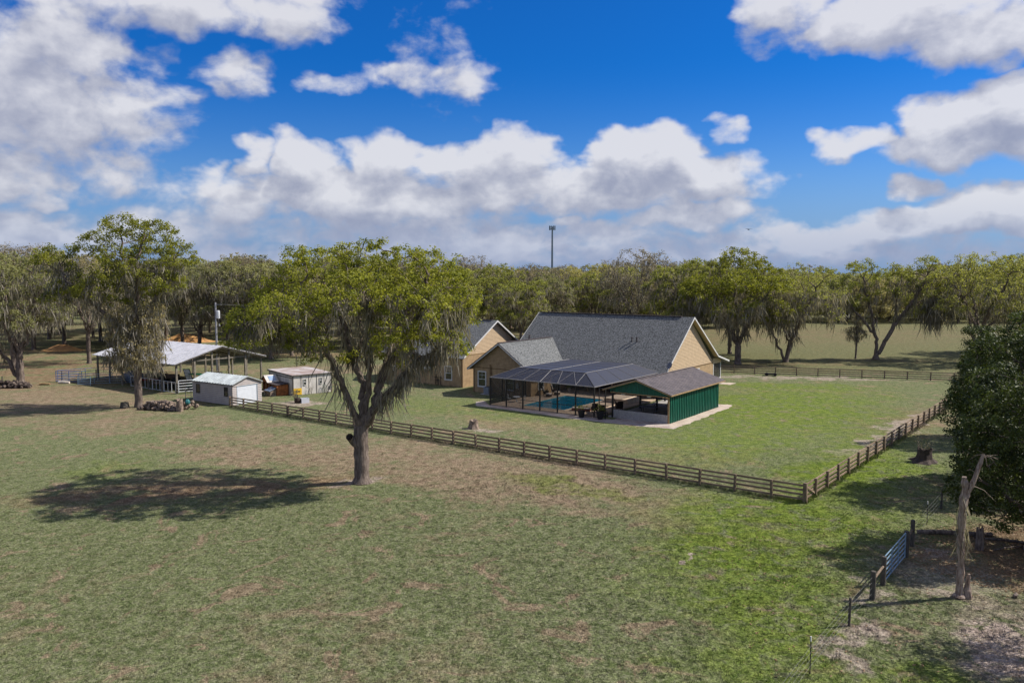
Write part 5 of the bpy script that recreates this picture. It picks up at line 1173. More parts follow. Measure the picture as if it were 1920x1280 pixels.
pipe_panel('pipe_gate', 'small grey pipe gate at the back corner of the grey garage', 'gate', (-36.9, 89.6), (-36.0, 88.95), 'steel_pole', 1.3, 4, .025, (0, 1), .15)
# vehicles and equipment in the barn
def wheel(parent, x, y, r_, w_, name='wheel', ax='x'):
    m = MB(); m.tube([(x - w_ / 2, y, r_), (x + w_ / 2, y, r_)] if ax == 'x' else [(x, y - w_ / 2, r_), (x, y + w_ / 2, r_)], r_, 14); return part(parent, name, m, 'rubber')
def golf_cart(x, y, rz, lab, top, body):
    t = thing('golf_cart', lab, 'golf cart', (x, y, 0), rz); m = MB()
    m.slab([(-.55, -1.1, .3), (-.55, 1.1, .3), (-.55, 1.2, .6), (-.55, .75, .78), (-.55, .35, .42), (-.55, -.3, .42), (-.55, -.35, .75), (-.55, -1.15, .7)], (1.1, 0, 0)); part(t, 'body', m, body)
    m = MB(); m.box(-.5, .5, -.35, .1, .76, .88); m.slab([(-.5, -.35, .88), (.5, -.35, .88), (.5, -.45, 1.25), (-.5, -.45, 1.25)], (0, -.08, 0)); part(t, 'seat', m, 'black_plastic')
    m = MB(); m.box(-.62, .62, -1.0, .95, 1.88, 1.93); m.box(-.54, .54, -.9, .85, 1.93, 1.98); part(t, 'canopy', m, top)
    for sx in (-.5, .5):
        for sy, s2_ in ((-.9, -.8), (.75, .6)): m = MB(); m.tube([(sx, sy, .6), (sx, s2_, 1.9)], .02, 5); part(t, 'canopy_post', m, 'dark_frame')
    for sx in (-.52, .52):
        for sy in (-.75, .8): wheel(t, sx, sy, .24, .2)
    m = MB(); m.tube([(-.25, .6, .75), (-.25, .35, 1.1)], .02, 5); m.tube([(-.42, .33, 1.1), (-.08, .33, 1.1)], .02, 5); part(t, 'steering_wheel', m, 'black_plastic')
    m = MB(); m.slab([(-.5, .72, .8), (.5, .72, .8), (.5, .62, 1.5), (-.5, .62, 1.5)], (0, .015, 0)); part(t, 'windscreen', m, 'glass')
golf_cart(-38.4, 97.0, -1.9, 'green golf cart with green canopy parked under the barn end', 'cart_green', 'cart_green')
golf_cart(-36.9, 98.3, -1.7, 'golf cart with flat black canopy parked beside the green one', 'black_plastic', 'cart_green')
tr_ = thing('flat_trailer', 'wooden decked utility trailer under the barn roof', 'trailer', (-42.2, 98.6, 0), R(-10)); m = MB(); m.box(-2.2, 2.2, -1, 1, .62, .78); part(tr_, 'deck', m, 'cut_wood')
for sx in (-.5, .45):
    for sy in (-1.12, 1.12): wheel(tr_, sx, sy, .36, .2, ax='y')
m = MB(); m.tube([(2.2, 0, .6), (3.5, 0, .5)], .05, 6); part(tr_, 'drawbar', m, 'rust_machine')
tc_ = thing('small_tractor', 'dark old tractor on the wooden deck trailer under the barn', 'tractor', (-42.6, 98.6, .78), R(-10)); m = MB(); m.box(-.2, 1.3, -.3, .3, .45, .95); m.ellip((-.5, 0, .7), (.5, .45, .35)); part(tc_, 'body', m, 'rust_machine')
m = MB(); m.box(-.9, -.5, -.25, .25, .85, .95); m.box(-1.0, -.9, -.25, .25, .95, 1.35); part(tc_, 'seat', m, 'black_plastic'); m = MB(); m.tube([(-.1, 0, .9), (-.35, 0, 1.25)], .03, 5); m.tube([(-.4, -.2, 1.25), (-.4, .2, 1.25)], .025, 5); part(tc_, 'steering_wheel', m, 'black_plastic')
for sx, rr_ in ((-.6, .42), (.95, .28)):
    for sy in (-.5, .5): wheel(tc_, sx, sy, rr_, .25, ax='y')
rp = thing('ramp_board', 'white panelled ramp board tilted against the trailer behind the corner post', 'board', (-39.9, 97.4, .3), R(10))
m = MB(); m.slab([(-.05, 0, .8), (.75, 0, .8), (.35, .1, 2.2), (-.45, .1, 2.2)], (0, .06, 0)); part(rp, 'frame', m, 'dark_frame')
for k_ in range(3): m = MB(); z0_, z1_ = .86 + k_ * .44, 1.26 + k_ * .44; q0, q1 = (z0_ - .8) * .286, (z1_ - .8) * .286; m.slab([(.02 - q0, -.02 + (z0_ - .8) * .071, z0_), (.68 - q0, -.02 + (z0_ - .8) * .071, z0_), (.68 - q1, -.02 + (z1_ - .8) * .071, z1_), (.02 - q1, -.02 + (z1_ - .8) * .071, z1_)], (0, -.03, 0)); part(rp, 'panel', m, 'white_trim')
mc = thing('covered_machine', 'bulky machine under a grey-blue tarpaulin at the left end of the barn', 'machine', (-49.5, 103.8, 0), .3); m = MB(); m.ellip((0, 0, .75), (1.3, .9, .85), 14, 8, .07); part(mc, 'tarpaulin', m, 'grey_tarp'); wheel(mc, -1.1, -.5, .4, .25); wheel(mc, 1.0, -.6, .4, .25)
mc = thing('hay_rake', 'dark farm implement standing in the middle of the barn', 'machine', (-46, 100.5, 0), .3); m = MB(); m.box(-1.2, 1.2, -.08, .08, .7, .85); m.box(-.1, .1, -1, 1, .55, .68); part(mc, 'frame', m, 'red_paint')
for i in range(5): m = MB(); m.tube([(-1.1 + i * .5, .35, .45), (-1.05 + i * .5, .35, .45)], .45, 12); part(mc, 'disc', m, 'rust_machine')
st_ = thing('yellow_straps', 'two yellow straps slanting down from the barn roof to the ground', 'strap', (*bl(9, 4.5), 0), BA, None)
for (dx, y) in ((0, 0), (0, 4.0)): m = MB(); m.tube([(dx, y, .3), (dx + 1.9, y, 3.6)], .03, 4); part(st_, 'strap', m, 'yellow_strap')

# ------------------------------------------------------------------ small grey garage
ga = thing('small_garage', 'small grey lap-sided garage with ribbed pale roof and roll-up door', 'garage', (-29.95, 84.9, 0), R(56.5))
# local x: away to the right (door face is y=0 side), local y: along the long side to the left
gw, gl, gh, gp = 3.85, 6.9, 2.25, 2.98
m = MB(); m.box(0, .08, 0, gl, .0, gh); m.box(gw - .08, gw, 0, gl, 0, gh); m.box(.08, gw - .08, gl - .08, gl, 0, gh); m.box(.08, .62, 0, .08, 0, gh); m.box(gw - .62, gw - .08, 0, .08, 0, gh); m.box(.62, gw - .62, 0, .08, 2.0, gh)
m.slab([(0, .0, gh), (gw, .0, gh), (gw / 2, .0, gp - .05)], (0, .08, 0)); m.slab([(0, gl - .08, gh), (gw, gl - .08, gh), (gw / 2, gl - .08, gp - .05)], (0, .08, 0)); part(ga, 'wall', m, 'groove_shade_grey')
m = MB(); laps(m, lambda a, z: (-.001, -a, z), .05, gh, .20, lambda z: (-gl, 0), (-1, 0, 0), .035)
part(ga, 'side_siding', m, 'grey_siding')
m = MB()
for a0, a1 in ((0, .62), (gw - .62, gw)): laps(m, lambda a, z: (a, -.001, z), .05, 2.0, .20, lambda z: (a0, a1), (0, -1, 0), .035)
laps(m, lambda a, z: (a, -.001, z), 2.05, gp - .1, .20, lambda z: ((0, gw) if z <= gh else ((z - gh) / (gp - gh) * gw / 2, gw - (z - gh) / (gp - gh) * gw / 2)), (0, -1, 0), .035); part(ga, 'front_siding', m, 'grey_siding')
rf = MB()
for xa in (-.08, gw + .08):
    rf.slab([(xa, -.15, gh), (gw / 2, -.15, gp), (gw / 2, gl + .15, gp), (xa, gl + .15, gh)], (0, 0, -.03)); y = -.12
    while y < gl + .1: rf.slab([(xa, y, gh + .001), (xa, y + .14, gh + .001), (gw / 2, y + .14, gp + .001), (gw / 2, y, gp + .001)], (0, 0, .06)); y += .46
part(ga, 'roof', rf, 'pale_roof')
m = MB(); rake(m, [(-.1, gh - .01), (gw / 2, gp - .01), (gw + .1, gh - .01)], -.152, .09, .02); m.box(-.12, -.082, -.15, gl + .15, gh - .09, gh - .02); m.box(-.045, -.001, -.045, -.001, 0, gh); part(ga, 'trim', m, 'grey_post')
m = MB(); m.box(.62, gw - .62, .03, .06, .02, 2.0)
for i in range(10): m.box(.64, gw - .64, .012, .03, .03 + i * .2, .20 + i * .2)
part(ga, 'roll_up_door', m, 'garage_door'); m = MB(); m.box(.56, .62, -.03, .03, 0, 2.06); m.box(gw - .62, gw - .56, -.03, .03, 0, 2.06); m.box(.62, gw - .62, -.03, .03, 2.0, 2.06); part(ga, 'door_frame', m, 'blue_pipe')
window(ga, (-.03, .68), (0, 1), (-1, 0), .62, .95, 1.95, .05, mull=1, mat='grey_post'); window(ga, (-.03, gl - 1.35), (0, 1), (-1, 0), .62, .95, 1.95, .05, mull=1, mat='grey_post')

# ------------------------------------------------------------------ white flat-roofed shed
SA = R(40); SO = (-25.42, 92.1, 0)
sh = thing('white_shed', 'white panelled shed with nearly flat rusty roof beside the small garage', 'shed', SO, SA)
sw, sl, shh = 4.95, 6.7, 2.40
m = MB(); m.box(0, .1, 0, sl, 0, shh - .05); m.box(sw - .1, sw, 0, sl, 0, shh - .05); m.box(.1, sw - .1, sl - .1, sl, 0, shh - .05); m.box(.1, sw - .1, 0, .1, 0, shh - .05); part(sh, 'wall', m, 'white_panel')
for i in range(5): m = MB(); a0, a1 = .06 + i * (sw - .1) / 5, .0 + (i + 1) * (sw - .1) / 5; m.box(a0, a1, -.02, -.001, .03, shh - .1); part(sh, 'panel', m, 'white_panel')
for i in range(6): m = MB(); x = .03 + i * (sw - .06) / 5; m.box(x - .03, x + .03, -.045, -.021, 0, shh - .07); part(sh, 'batten', m, 'grey_post')
m = MB(); m.box(-.03, -.001, .0, sl, 1.98, 2.05); m.box(-.035, -.001, -.03, .06, 0, 2.3); m.box(-.035, -.001, sl - .06, sl, 0, 2.3); part(sh, 'side_trim', m, 'grey_post')
m = MB(); m.slab([(-.15, -.15, shh), (sw + .12, -.15, shh - .05), (sw + .12, sl + .15, shh + .05), (-.15, sl + .15, shh + .1)], (0, 0, -.05)); part(sh, 'roof', m, 'rusty_roof')
m = MB(); m.box(-.18, sw + .14, -.18, -.152, shh - .13, shh - .02); m.slab([(-.18, -.15, shh - .02), (-.18, sl + .15, shh + .08), (-.18, sl + .15, shh - .06), (-.18, -.15, shh - .14)], (.025, 0, 0)); part(sh, 'fascia', m, 'grey_post')
for x in (1.28, 3.3): window(sh, (x, -.02), (1, 0), (0, -1), .36, 1.15, 1.85, .03, mull=1, mat='white_trim')
def shw(x, y): c, s_ = math.cos(SA), math.sin(SA); return (SO[0] + c * x - s_ * y, SO[1] + s_ * x + c * y)
sg = thing('yellow_sign', 'yellow sign with dark running figures leaning on the near corner of the white shed', 'sign', (*shw(.55, -.14), 0), SA)
m = MB(); m.slab([(-.5, .04, .08), (.5, .04, .08), (.5, .09, .82), (-.5, .09, .82)], (0, .02, 0)); part(sg, 'board', m, 'yellow_paint')
m = MB()
def flat(pts, y=.015): m.slab([(a, y + .04 * 1 + (b - .08) * .0676 - .02, b) for a, b in pts], (0, .004, 0))
flat([(-.30, .42), (-.12, .38), (.05, .42), (.22, .40), (.34, .50), (.30, .56), (.20, .52), (.05, .53), (-.12, .50), (-.24, .54), (-.33, .50)])
for a in (-.24, -.10, .06, .20): flat([(a, .42), (a + .05, .42), (a + .01, .26), (a - .03, .26)])
part(sg, 'emblem', m, 'black_plastic')
for x, lab in ((3.5, 'green arched trellis against the white shed'),):
    t = thing('trellis', lab, 'trellis', (*shw(x + .35, -.25), 0), SA); m = MB(); m.tube([(-.28, 0, 0), (-.28, 0, .75), (-.18, 0, .98), (0, 0, 1.08), (.18, 0, .98), (.28, 0, .75), (.28, 0, 0)], .02, 5); part(t, 'arch', m, 'cart_green')
    for j in range(3): m = MB(); m.tube([(-.14 + .14 * j, 0, 0), (-.14 + .14 * j, 0, .95)], .014, 4); part(t, 'bar', m, 'cart_green')
t = thing('metal_chair', 'light rusty garden chair at the right end of the white shed', 'chair', (*shw(4.4, -.5), 0), SA + 2.6); m = MB(); m.box(-.2, .2, -.2, .2, .38, .41); part(t, 'seat', m, 'terracotta'); m = MB(); m.box(-.2, .2, .18, .21, .41, .85); part(t, 'backrest', m, 'cushion')
for sx in (-.18, .18):
    for sy in (-.18, .18): m = MB(); m.box(sx - .015, sx + .015, sy - .015, sy + .015, 0, .38); part(t, 'leg', m, 'terracotta')
def twiggy(name, lab, x, y, s_, seed, mat='green_leaf', n_=9, leafn=7):
    r_ = np.random.default_rng(seed); t = thing(name, lab, 'bush', (x, y, 0)); m = MB(); cc = []
    for i in range(n_):
        a = r_.uniform(0, 6.28); l = s_ * r_.uniform(.6, 1.1); q = (math.cos(a) * l * .35, math.sin(a) * l * .35, l); m.tube([(0, 0, 0), (q[0] * .4, q[1] * .4, l * .5), q], [.012, .009, .004], 4); cc += [q, (q[0] * .7, q[1] * .7, l * .75)]
    part(t, 'stem', m, 'grey_post'); V, F = leaves(np.array(cc), leafn, .14 * s_, .08, r_); part(t, 'foliage', npmesh('foliage', V, F, mat), None)
twiggy('shrub', 'thin bare shrub against the white wall between the shed windows', *shw(2.1, -.35), .95, 1, 'twig_leaf', 9, 3)
twiggy('shrub', 'pale bush sprouting beside the wooden tub', -23.9, 87.4, 1.1, 2, 'twig_leaf', 16, 10); twiggy('shrub', 'twiggy plant at the near corner of the white shed', *shw(-.15, -.9), .9, 6, 'twig_leaf', 12, 5)
t = thing('wooden_tub', 'brown barrel tub with a small post in front of the shed', 'planter', (-23.5, 86.8, 0)); m = MB(); m.tube([(0, 0, 0), (0, 0, .3), (0, 0, .55)], [.30, .36, .31], 14); part(t, 'tub', m, 'wicker'); m = MB(); m.cyl(0, 0, .5, .95, .06, 8); part(t, 'stem', m, 'grey_post')
t = thing('white_basin', 'white open plastic basin next to the wooden tub', 'basin', (-22.75, 87.0, 0), .5); m = MB()
for (a, b, c, d) in ((-.42, .42, -.32, -.28), (-.42, .42, .28, .32), (-.42, -.38, -.28, .28), (.38, .42, -.28, .28)): m.box(a, b, c, d, 0, .52)
part(t, 'side', m, 'garage_door'); m = MB(); m.box(-.38, .38, -.28, .28, .02, .2); part(t, 'filling', m, 'grey_tarp')
# chicken coop and dog house
CA = SA; t = thing('chicken_coop', 'orange-brown plywood coop with dark roof and skylight leaning on the shed side', 'coop', (*shw(-1.55, .95), 0), CA)
m = MB(); m.box(0, 1.4, 0, 1.0, .0, 1.22); part(t, 'nest_box', m, 'orange_wood'); m = MB(); m.slab([(-.08, -.08, 1.24), (1.5, -.08, 1.34), (1.5, 2.4, 1.34), (-.08, 2.4, 1.24)], (0, 0, .05)); part(t, 'low_roof', m, 'dark_roofing')
for y in (1.3, 2.2, 3.1, 4.0): m = MB(); m.box(-.03, .05, y - .04, y + .04, 0, 1.3); part(t, 'post', m, 'tan_trim')
m = MB(); m.box(1.2, 1.3, 1.0, 4.2, 0, 1.2); m.box(0.03, 1.2, 4.1, 4.2, 0, 1.3); part(t, 'back_wall', m, 'orange_wood')
m = MB(); m.slab([(0, 2.5, 1.35), (0, 4.3, 1.35), (0, 3.4, 2.0)], (1.2, 0, 0)); part(t, 'gable', m, 'orange_wood')
for ya, nm_ in ((2.35, 'roof'), (4.45, 'roof')): m = MB(); m.slab([(-.15, ya, 1.32), (1.35, ya, 1.32), (1.35, 3.4, 2.08), (-.15, 3.4, 2.08)], (0, 0, .04)); part(t, nm_, m, 'white_panel' if ya < 3 else 'dark_roofing')
m = MB(); m.slab([(.25, 2.55, 1.51), (1.05, 2.55, 1.51), (1.05, 3.2, 1.98), (.25, 3.2, 1.98)], (0, -.01, .03)); part(t, 'skylight', m, 'skylight')
t = thing('dog_house', 'low kennel with blue-grey roof in front of the orange coop', 'kennel', (*shw(-2.3, 1.15), 0), CA)
m = MB(); m.box(0, .08, 0, 1.3, 0, .55); m.box(.08, .8, 0, .08, 0, .75); m.box(.08, .8, 1.22, 1.3, 0, .75); m.box(.72, .8, .08, 1.22, 0, .9); part(t, 'wall', m, 'cut_wood'); m = MB(); m.slab([(-.15, -.1, .58), (.95, -.1, 1.0), (.95, 1.4, 1.0), (-.15, 1.4, .58)], (0, 0, .04)); part(t, 'roof', m, 'skylight')
m = MB()
for i in range(6): x = -.12 + i * .2; m.slab([(x, -.1, .625 + (x + .15) * .382), (x + .03, -.1, .637 + (x + .15) * .382), (x + .03, 1.4, .637 + (x + .15) * .382), (x, 1.4, .625 + (x + .15) * .382)], (0, 0, .02))
part(t, 'roof_batten', m, 'dark_roofing')
t = thing('plastic_playhouse', 'small grey arched toy bench beside the kennel', 'bench', (*shw(-2.9, 2.6), 0), CA); m = MB(); m.box(0, .08, 0, 1.0, .35, .75); m.box(.08, .6, 0, 1.0, .38, .45)
for y in (0, .92): m.box(0, .08, y, y + .08, 0, .35); m.box(.5, .58, y, y + .08, 0, .38)
part(t, 'frame', m, 'cushion')

# ------------------------------------------------------------------ stumps, logs, woodpiles
def stump(name, lab, x, y, r_, h_, seed, mat='cut_wood', cat='stump', hollow=False, flare=1.5):
    rr = random.Random(seed); k_ = 14; m = MB(); prof = [(0, flare), (h_ * .25, 1.15), (h_ * .6, 1.0), (h_, .95)]; vs = []; off = [rr.uniform(.8, 1.2) for _ in range(k_)]; top = [rr.uniform(-.18, .12) * h_ for _ in range(k_)]
    for pi, (z, f) in enumerate(prof):
        for j in range(k_):
            a = 6.283 * j / k_; q = r_ * (1 + (f - 1) * (off[j] ** 3)) * (.92 + .16 * off[j]); vs.append((math.cos(a) * q, math.sin(a) * q, z + (top[j] if pi == 3 else 0)))
    fs = [(i * k_ + j, i * k_ + (j + 1) % k_, (i + 1) * k_ + (j + 1) % k_, (i + 1) * k_ + j) for i in range(3) for j in range(k_)]
    vs.append((0, 0, h_ * (.45 if hollow else .93))); c_ = len(vs) - 1; fs += [(3 * k_ + j, 3 * k_ + (j + 1) % k_, c_) for j in range(k_)]; m._a(vs, fs)
    return thing(name, lab, cat, (x, y, 0), 0, None, m.mesh(name, mat))
stump('tree_stump', 'pale hollow stump on bare earth behind the fence left of the pavilion', -3.5, 72.3, .38, .78, 3, 'cut_wood', hollow=True, flare=1.3)
stump('tree_stump', 'dark flaring stump with dry twigs on top beside the right fence', 31.0, 59.2, .48, 1.05, 5, 'dark_bark', hollow=True, flare=1.9)
twiggy('dead_brush', 'dry grey brush sprouting from the dark stump', 31.0, 59.2, 1.9, 8, 'twig_leaf', 26, 3)
stump('upright_log', 'upright cut log section at the right end of the woodpile', -34.2, 81.5, .30, 1.28, 9, 'cut_wood', 'log', flare=1.05)
stump('tree_stump', 'small grey stump just left of the mossy oak trunk', -40.9, 83.6, .38, .6, 10, 'grey_post', flare=1.1)
stump('post_stump', 'leaning dead post standing behind the snag in the leaf litter', 23.9, 39.9, .17, 1.15, 12, 'bark', 'post', flare=1.2)
def logpile(lab, x, y, rz, L_, H_, D_, n_, seed, mat='cut_wood'):
    rr = random.Random(seed); t = thing('woodpile', lab, 'woodpile', (x, y, 0), rz); sh_ = []
    for q in range(4): m = MB(); l = .42 + .05 * q; r_ = .10 + .025 * q; m.tube([(-l / 2, 0, 0), (0, .01, .01), (l / 2, 0, 0)], [r_, r_ * 1.08, r_ * .95], 7); sh_.append(m.mesh('log', mat if q % 2 else ('cut_wood' if mat == 'bark' else 'bark')))
    for i in range(n_):
        u = rr.uniform(-.5, .5); h_ = H_ * (1 - (2 * abs(u)) ** 3) * rr.random(); o = link('log', rr.choice(sh_), t, (u * L_, rr.uniform(-.5, .5) * D_ * (1 - .6 * h_ / H_), .1 + h_)); o.rotation_euler = (rr.uniform(-.4, .4), rr.uniform(-.5, .5), rr.uniform(0, 3.14))
    return t
logpile('long low pile of split firewood right of the mossy oak trunk', -36.6, 82.4, R(-14), 4.4, .8, 1.3, 150, 1, 'bark')
logpile('dark pile of old firewood at the foot of the left bushy oak', -62.6, 98.6, R(5), 5.5, .75, 1.4, 130, 2, 'dark_bark')
t = thing('junk_pile', 'heap of light wood chunks with a teal tarp beside the grey garage', 'debris', (-33.6, 82.7, 0), .3); rr = random.Random(4)
for i in range(14): m = MB(); r_ = rr.uniform(.12, .26); m.ellip((0, 0, 0), (r_, r_ * .8, r_), 8, 5, .15); part(t, 'wood_chunk', m, 'cut_wood', loc=(rr.uniform(-.7, .8), rr.uniform(-.4, .4), rr.uniform(.15, .75)))
m = MB(); m.ellip((-.25, -.1, .8), (.28, .25, .3), 10, 6, .1); part(t, 'tarp', m, 'teal_tarp')
def log(lab, x, y, rz, L_, r_, mat, z=None, name='log', cat='log'):
    m = MB(); m.tube([(-L_ / 2, 0, 0), (-L_ * .2, .04, .02), (L_ * .2, -.03, .01), (L_ / 2, 0, 0)], [r_, r_ * 1.05, r_, r_ * .9], 9); return thing(name, lab, cat, (x, y, r_ * .9 if z is None else z), rz, None, m.mesh(name, mat))
log('yellowish debarked log lying between the left woodpile and the pens', -59.6, 101.2, .1, 1.3, .14, 'tan_trim'); log('pale thick log section lying left of the blue pens', -57.9, 102.6, -.1, 1.5, .16, 'cushion')
log('dark fallen log lying behind the dead snag', 23.9, 42.2, -.12, 3.8, .12, 'bark'); log('long thin fallen branch in the leaf litter under the evergreen', 26.6, 40.9, -.35, 4.2, .06, 'bark'); log('second fallen branch crossing the leaf litter', 26.0, 40.2, .3, 3.0, .04, 'bark'); log('short dark wood chunk right of the snag foot', 22.0, 33.9, 1.0, .45, .07, 'bark')
for (x, y, h_, lab) in ((-59.4, 104.8, 1.3, 'thin dark post at the left back of the blue pens'), (-64.6, 100.6, 1.2, 'short post by the left woodpile'), (-55.5, 106.0, 1.4, 'pale post behind the blue cattle panel'), (-33.0, 122, 1.5, 'lone thin post in the paddock beyond the barn'), (-6.0, 74.6, .01, '')):
    if lab: wpost(x, y, .07, h_, lab)
# mounds
def mound(lab, x, y, rx_, ry_, h_, mat, seed):
    rr = np.random.default_rng(seed); k_, n_ = 20, 6; vs = [(0, 0, h_)]; fs = []
    for i in range(1, n_ + 1):
        f = i / n_
        for j in range(k_): a = 6.283 * j / k_; q = f * rr.uniform(.9, 1.1); vs.append((math.cos(a) * rx_ * q, math.sin(a) * ry_ * q, h_ * (math.cos(f * math.pi) * .5 + .5) * rr.uniform(.85, 1.1) - (.03 if i == n_ else 0)))
    fs += [(0, 1 + j, 1 + (j + 1) % k_) for j in range(k_)]
    for i in range(n_ - 1): fs += [(1 + i * k_ + j, 1 + (i + 1) * k_ + j, 1 + (i + 1) * k_ + (j + 1) % k_, 1 + i * k_ + (j + 1) % k_) for j in range(k_)]
    m = MB(); m._a(vs, fs); thing('mulch_mound', lab, 'mound', (x, y, 0), 0, None, m.mesh('mulch_mound', mat, True))
mound('orange mulch mound lit by sun in the clearing at the far left', -83.5, 148, 4.2, 3, 1.1, 'orange_mulch', 1); mound('orange mulch mound seen behind the barn ridge', -69, 168, 7, 4, 1.6, 'orange_mulch', 2)
ct = thing('garden_trailer', 'small black cart lying beside the far fence', 'cart', (36.2, 110.6, 0), -.3); m = MB(); m.box(-1.0, .6, -.4, .4, .2, .34); part(ct, 'bed', m, 'black_plastic')
for sx in (-.7, .4):
    for sy in (-.45, .45): wheel(ct, sx, sy, .2, .12, ax='y')
m = MB(); m.tube([(.6, 0, .28), (1.2, 0, .3)], .03, 5); part(ct, 'drawbar', m, 'black_plastic')

# ------------------------------------------------------------------ snag
sn = thing('dead_snag', 'broken dead tree trunk with peeling bark and one leaning limb by the tube gate', 'dead tree', (19.45, 33.8, 0))
def ptube(pts, rad, k_=12, seed=1, amp=.16):
    rr = random.Random(seed); pp = []; rd = []
    for i in range(len(pts) - 1):
        for j in range(4): f = j / 4; pp.append(tuple(a + (b - a) * f for a, b in zip(pts[i], pts[i + 1]))); rd.append((rad[i] + (rad[i + 1] - rad[i]) * f) * rr.uniform(1 - amp, 1 + amp))
    pp.append(pts[-1]); rd.append(rad[-1]); m = MB(); m.tube(pp, rd, k_)
    m.v = [(x + rr.gauss(0, .012), y + rr.gauss(0, .012), z) for x, y, z in m.v]; return m
part(sn, 'trunk', ptube([(0, 0, 0), (.02, 0, .25), (.03, 0, 1.4), (.0, .02, 2.6), (-.02, 0, 3.9), (.05, 0, 4.9), (.0, .0, 5.35)], [.28, .155, .14, .17, .15, .15, .10], 12, 1, .22), 'dead_wood')
part(sn, 'leaning_limb', ptube([(.08, 0, 4.4), (.28, -.05, 4.95), (.50, -.08, 5.6), (.72, -.1, 6.35)], [.11, .10, .09, .06], 9, 2, .2), 'dead_wood')
part(sn, 'stump_stub', ptube([(.38, -.03, 0), (.36, 0, .4), (.42, .02, 1.05)], [.2, .14, .06], 9, 3), 'dead_wood')
rng = np.random.default_rng(77); k_ = 26; zz_ = rng.uniform(2.2, 4.6, k_); aa_ = rng.uniform(0, 6.28, k_); cc = np.stack([np.cos(aa_) * .17, np.sin(aa_) * .17, zz_], 1); cc = np.concatenate([cc, np.stack([np.full(18, .22), rng.normal(0, .05, 18), rng.uniform(2.0, 3.0, 18)], 1)])
mv, mf = strands(cc, 4, .3, 1.0, .05, rng, .03); part(sn, 'peeling_bark', npmesh('peeling_bark', mv, mf, 'moss'), None)
m = MB()
for i in range(9): a = rng.uniform(0, 6.28); m.tube([(.72, -.1, 6.2 + i * .02), (.72 + math.cos(a) * .25, -.1 + math.sin(a) * .25, 6.3), (.75 + math.cos(a) * .55, -.1 + math.sin(a) * .5, 6.1 + rng.uniform(-.2, .3))], [.012, .009, .004], 4)
m.tube([(.3, 0, 5.0), (.8, -.1, 4.8), (1.35, -.1, 4.3)], [.014, .01, .004], 4); m.tube([(.5, 0, 5.5), (.2, -.1, 5.7), (.0, -.1, 5.65)], [.012, .01, .004], 4); part(sn, 'twig', m, 'dead_wood')

# ------------------------------------------------------------------ utility pole, cell tower, bird
up = thing('utility_pole', 'grey utility pole with white transformer beyond the open barn', 'utility pole', (-43.1, 116.3, 0))
m = MB(); m.tube([(0, 0, 0), (0, 0, 10.0)], [.17, .12], 10); part(up, 'pole', m, 'steel_pole'); m = MB(); m.cyl(.38, -.1, 7.7, 8.75, .26, 12); m.ellip((.38, -.1, 8.75), (.26, .26, .1), 12, 4); part(up, 'transformer', m, 'white_pipe')
m = MB(); m.cyl(.55, -.1, 6.6, 6.9, .10, 8); part(up, 'insulator', m, 'white_pipe'); m = MB(); m.box(-.05, .9, -.06, -.0, 9.65, 9.72); part(up, 'bracket', m, 'steel_pole')
def cable(lab, a, b, sag, r_=.02):
    a = Vector(a); b = Vector(b); pts = [a.lerp(b, i / 12) - Vector((0, 0, sag * (1 - (2 * i / 12 - 1) ** 2))) - a for i in range(13)]; m = MB(); m.tube(pts, r_, 4, False); thing('power_cable', lab, 'cable', a, 0, None, m.mesh('power_cable', 'wire'))
cable('upper power cable running right from the utility pole', (-42.3, 116.3, 9.7), (-2, 150, 10.5), 1.2); cable('lower service cable from the transformer to the outbuilding', (-42.7, 116.2, 8.3), (*loc(13, 40)[:2], 7.0), .9)
tw = thing('cell_tower', 'slender dark cell tower with antenna ring rising over the distant woods', 'tower', (30.3, 606, 0))
m = MB(); m.tube([(0, 0, 0), (0, 0, 50)], [.9, .55], 10); part(tw, 'mast', m, 'tower_paint'); m = MB()
for z in (48.0, 49.6):
    for j in range(6): a, b = j * 1.047, (j + 1) * 1.047; m.tube([(2.0 * math.cos(a), 2.0 * math.sin(a), z), (2.0 * math.cos(b), 2.0 * math.sin(b), z)], .09, 4)
for j in range(3): a = j * 2.094; m.tube([(0, 0, 48.4), (2 * math.cos(a), 2 * math.sin(a), 48.4)], .12, 4)
part(tw, 'platform', m, 'tower_paint')
for j in range(9): a = j * .698 + .2; m = MB(); x, y = 2.2 * math.cos(a), 2.2 * math.sin(a); m.box(x - .2, x + .2, y - .15, y + .15, 47.3, 50.6); part(tw, 'antenna', m, 'tower_paint')
bd = thing('bird', 'tiny dark bird gliding above the trees on the right', 'bird', (35.2, 120, 20.7), .2)
m = MB(); m.ellip((0, 0, 0), (.09, .28, .08), 8, 6); part(bd, 'body', m, 'black_plastic')
for s_ in (-1, 1): m = MB(); m.slab([(0, .12, .03), (s_ * .35, .16, .10), (s_ * .62, .0, .04), (s_ * .3, -.06, .09), (0, -.12, .03)], (0, 0, .015)); part(bd, 'wing', m, 'rust_machine')
m = MB(); m.slab([(-.03, -.25, 0), (.03, -.25, 0), (.08, -.42, 0), (-.08, -.42, 0)], (0, 0, .012)); part(bd, 'tail', m, 'black_plastic')

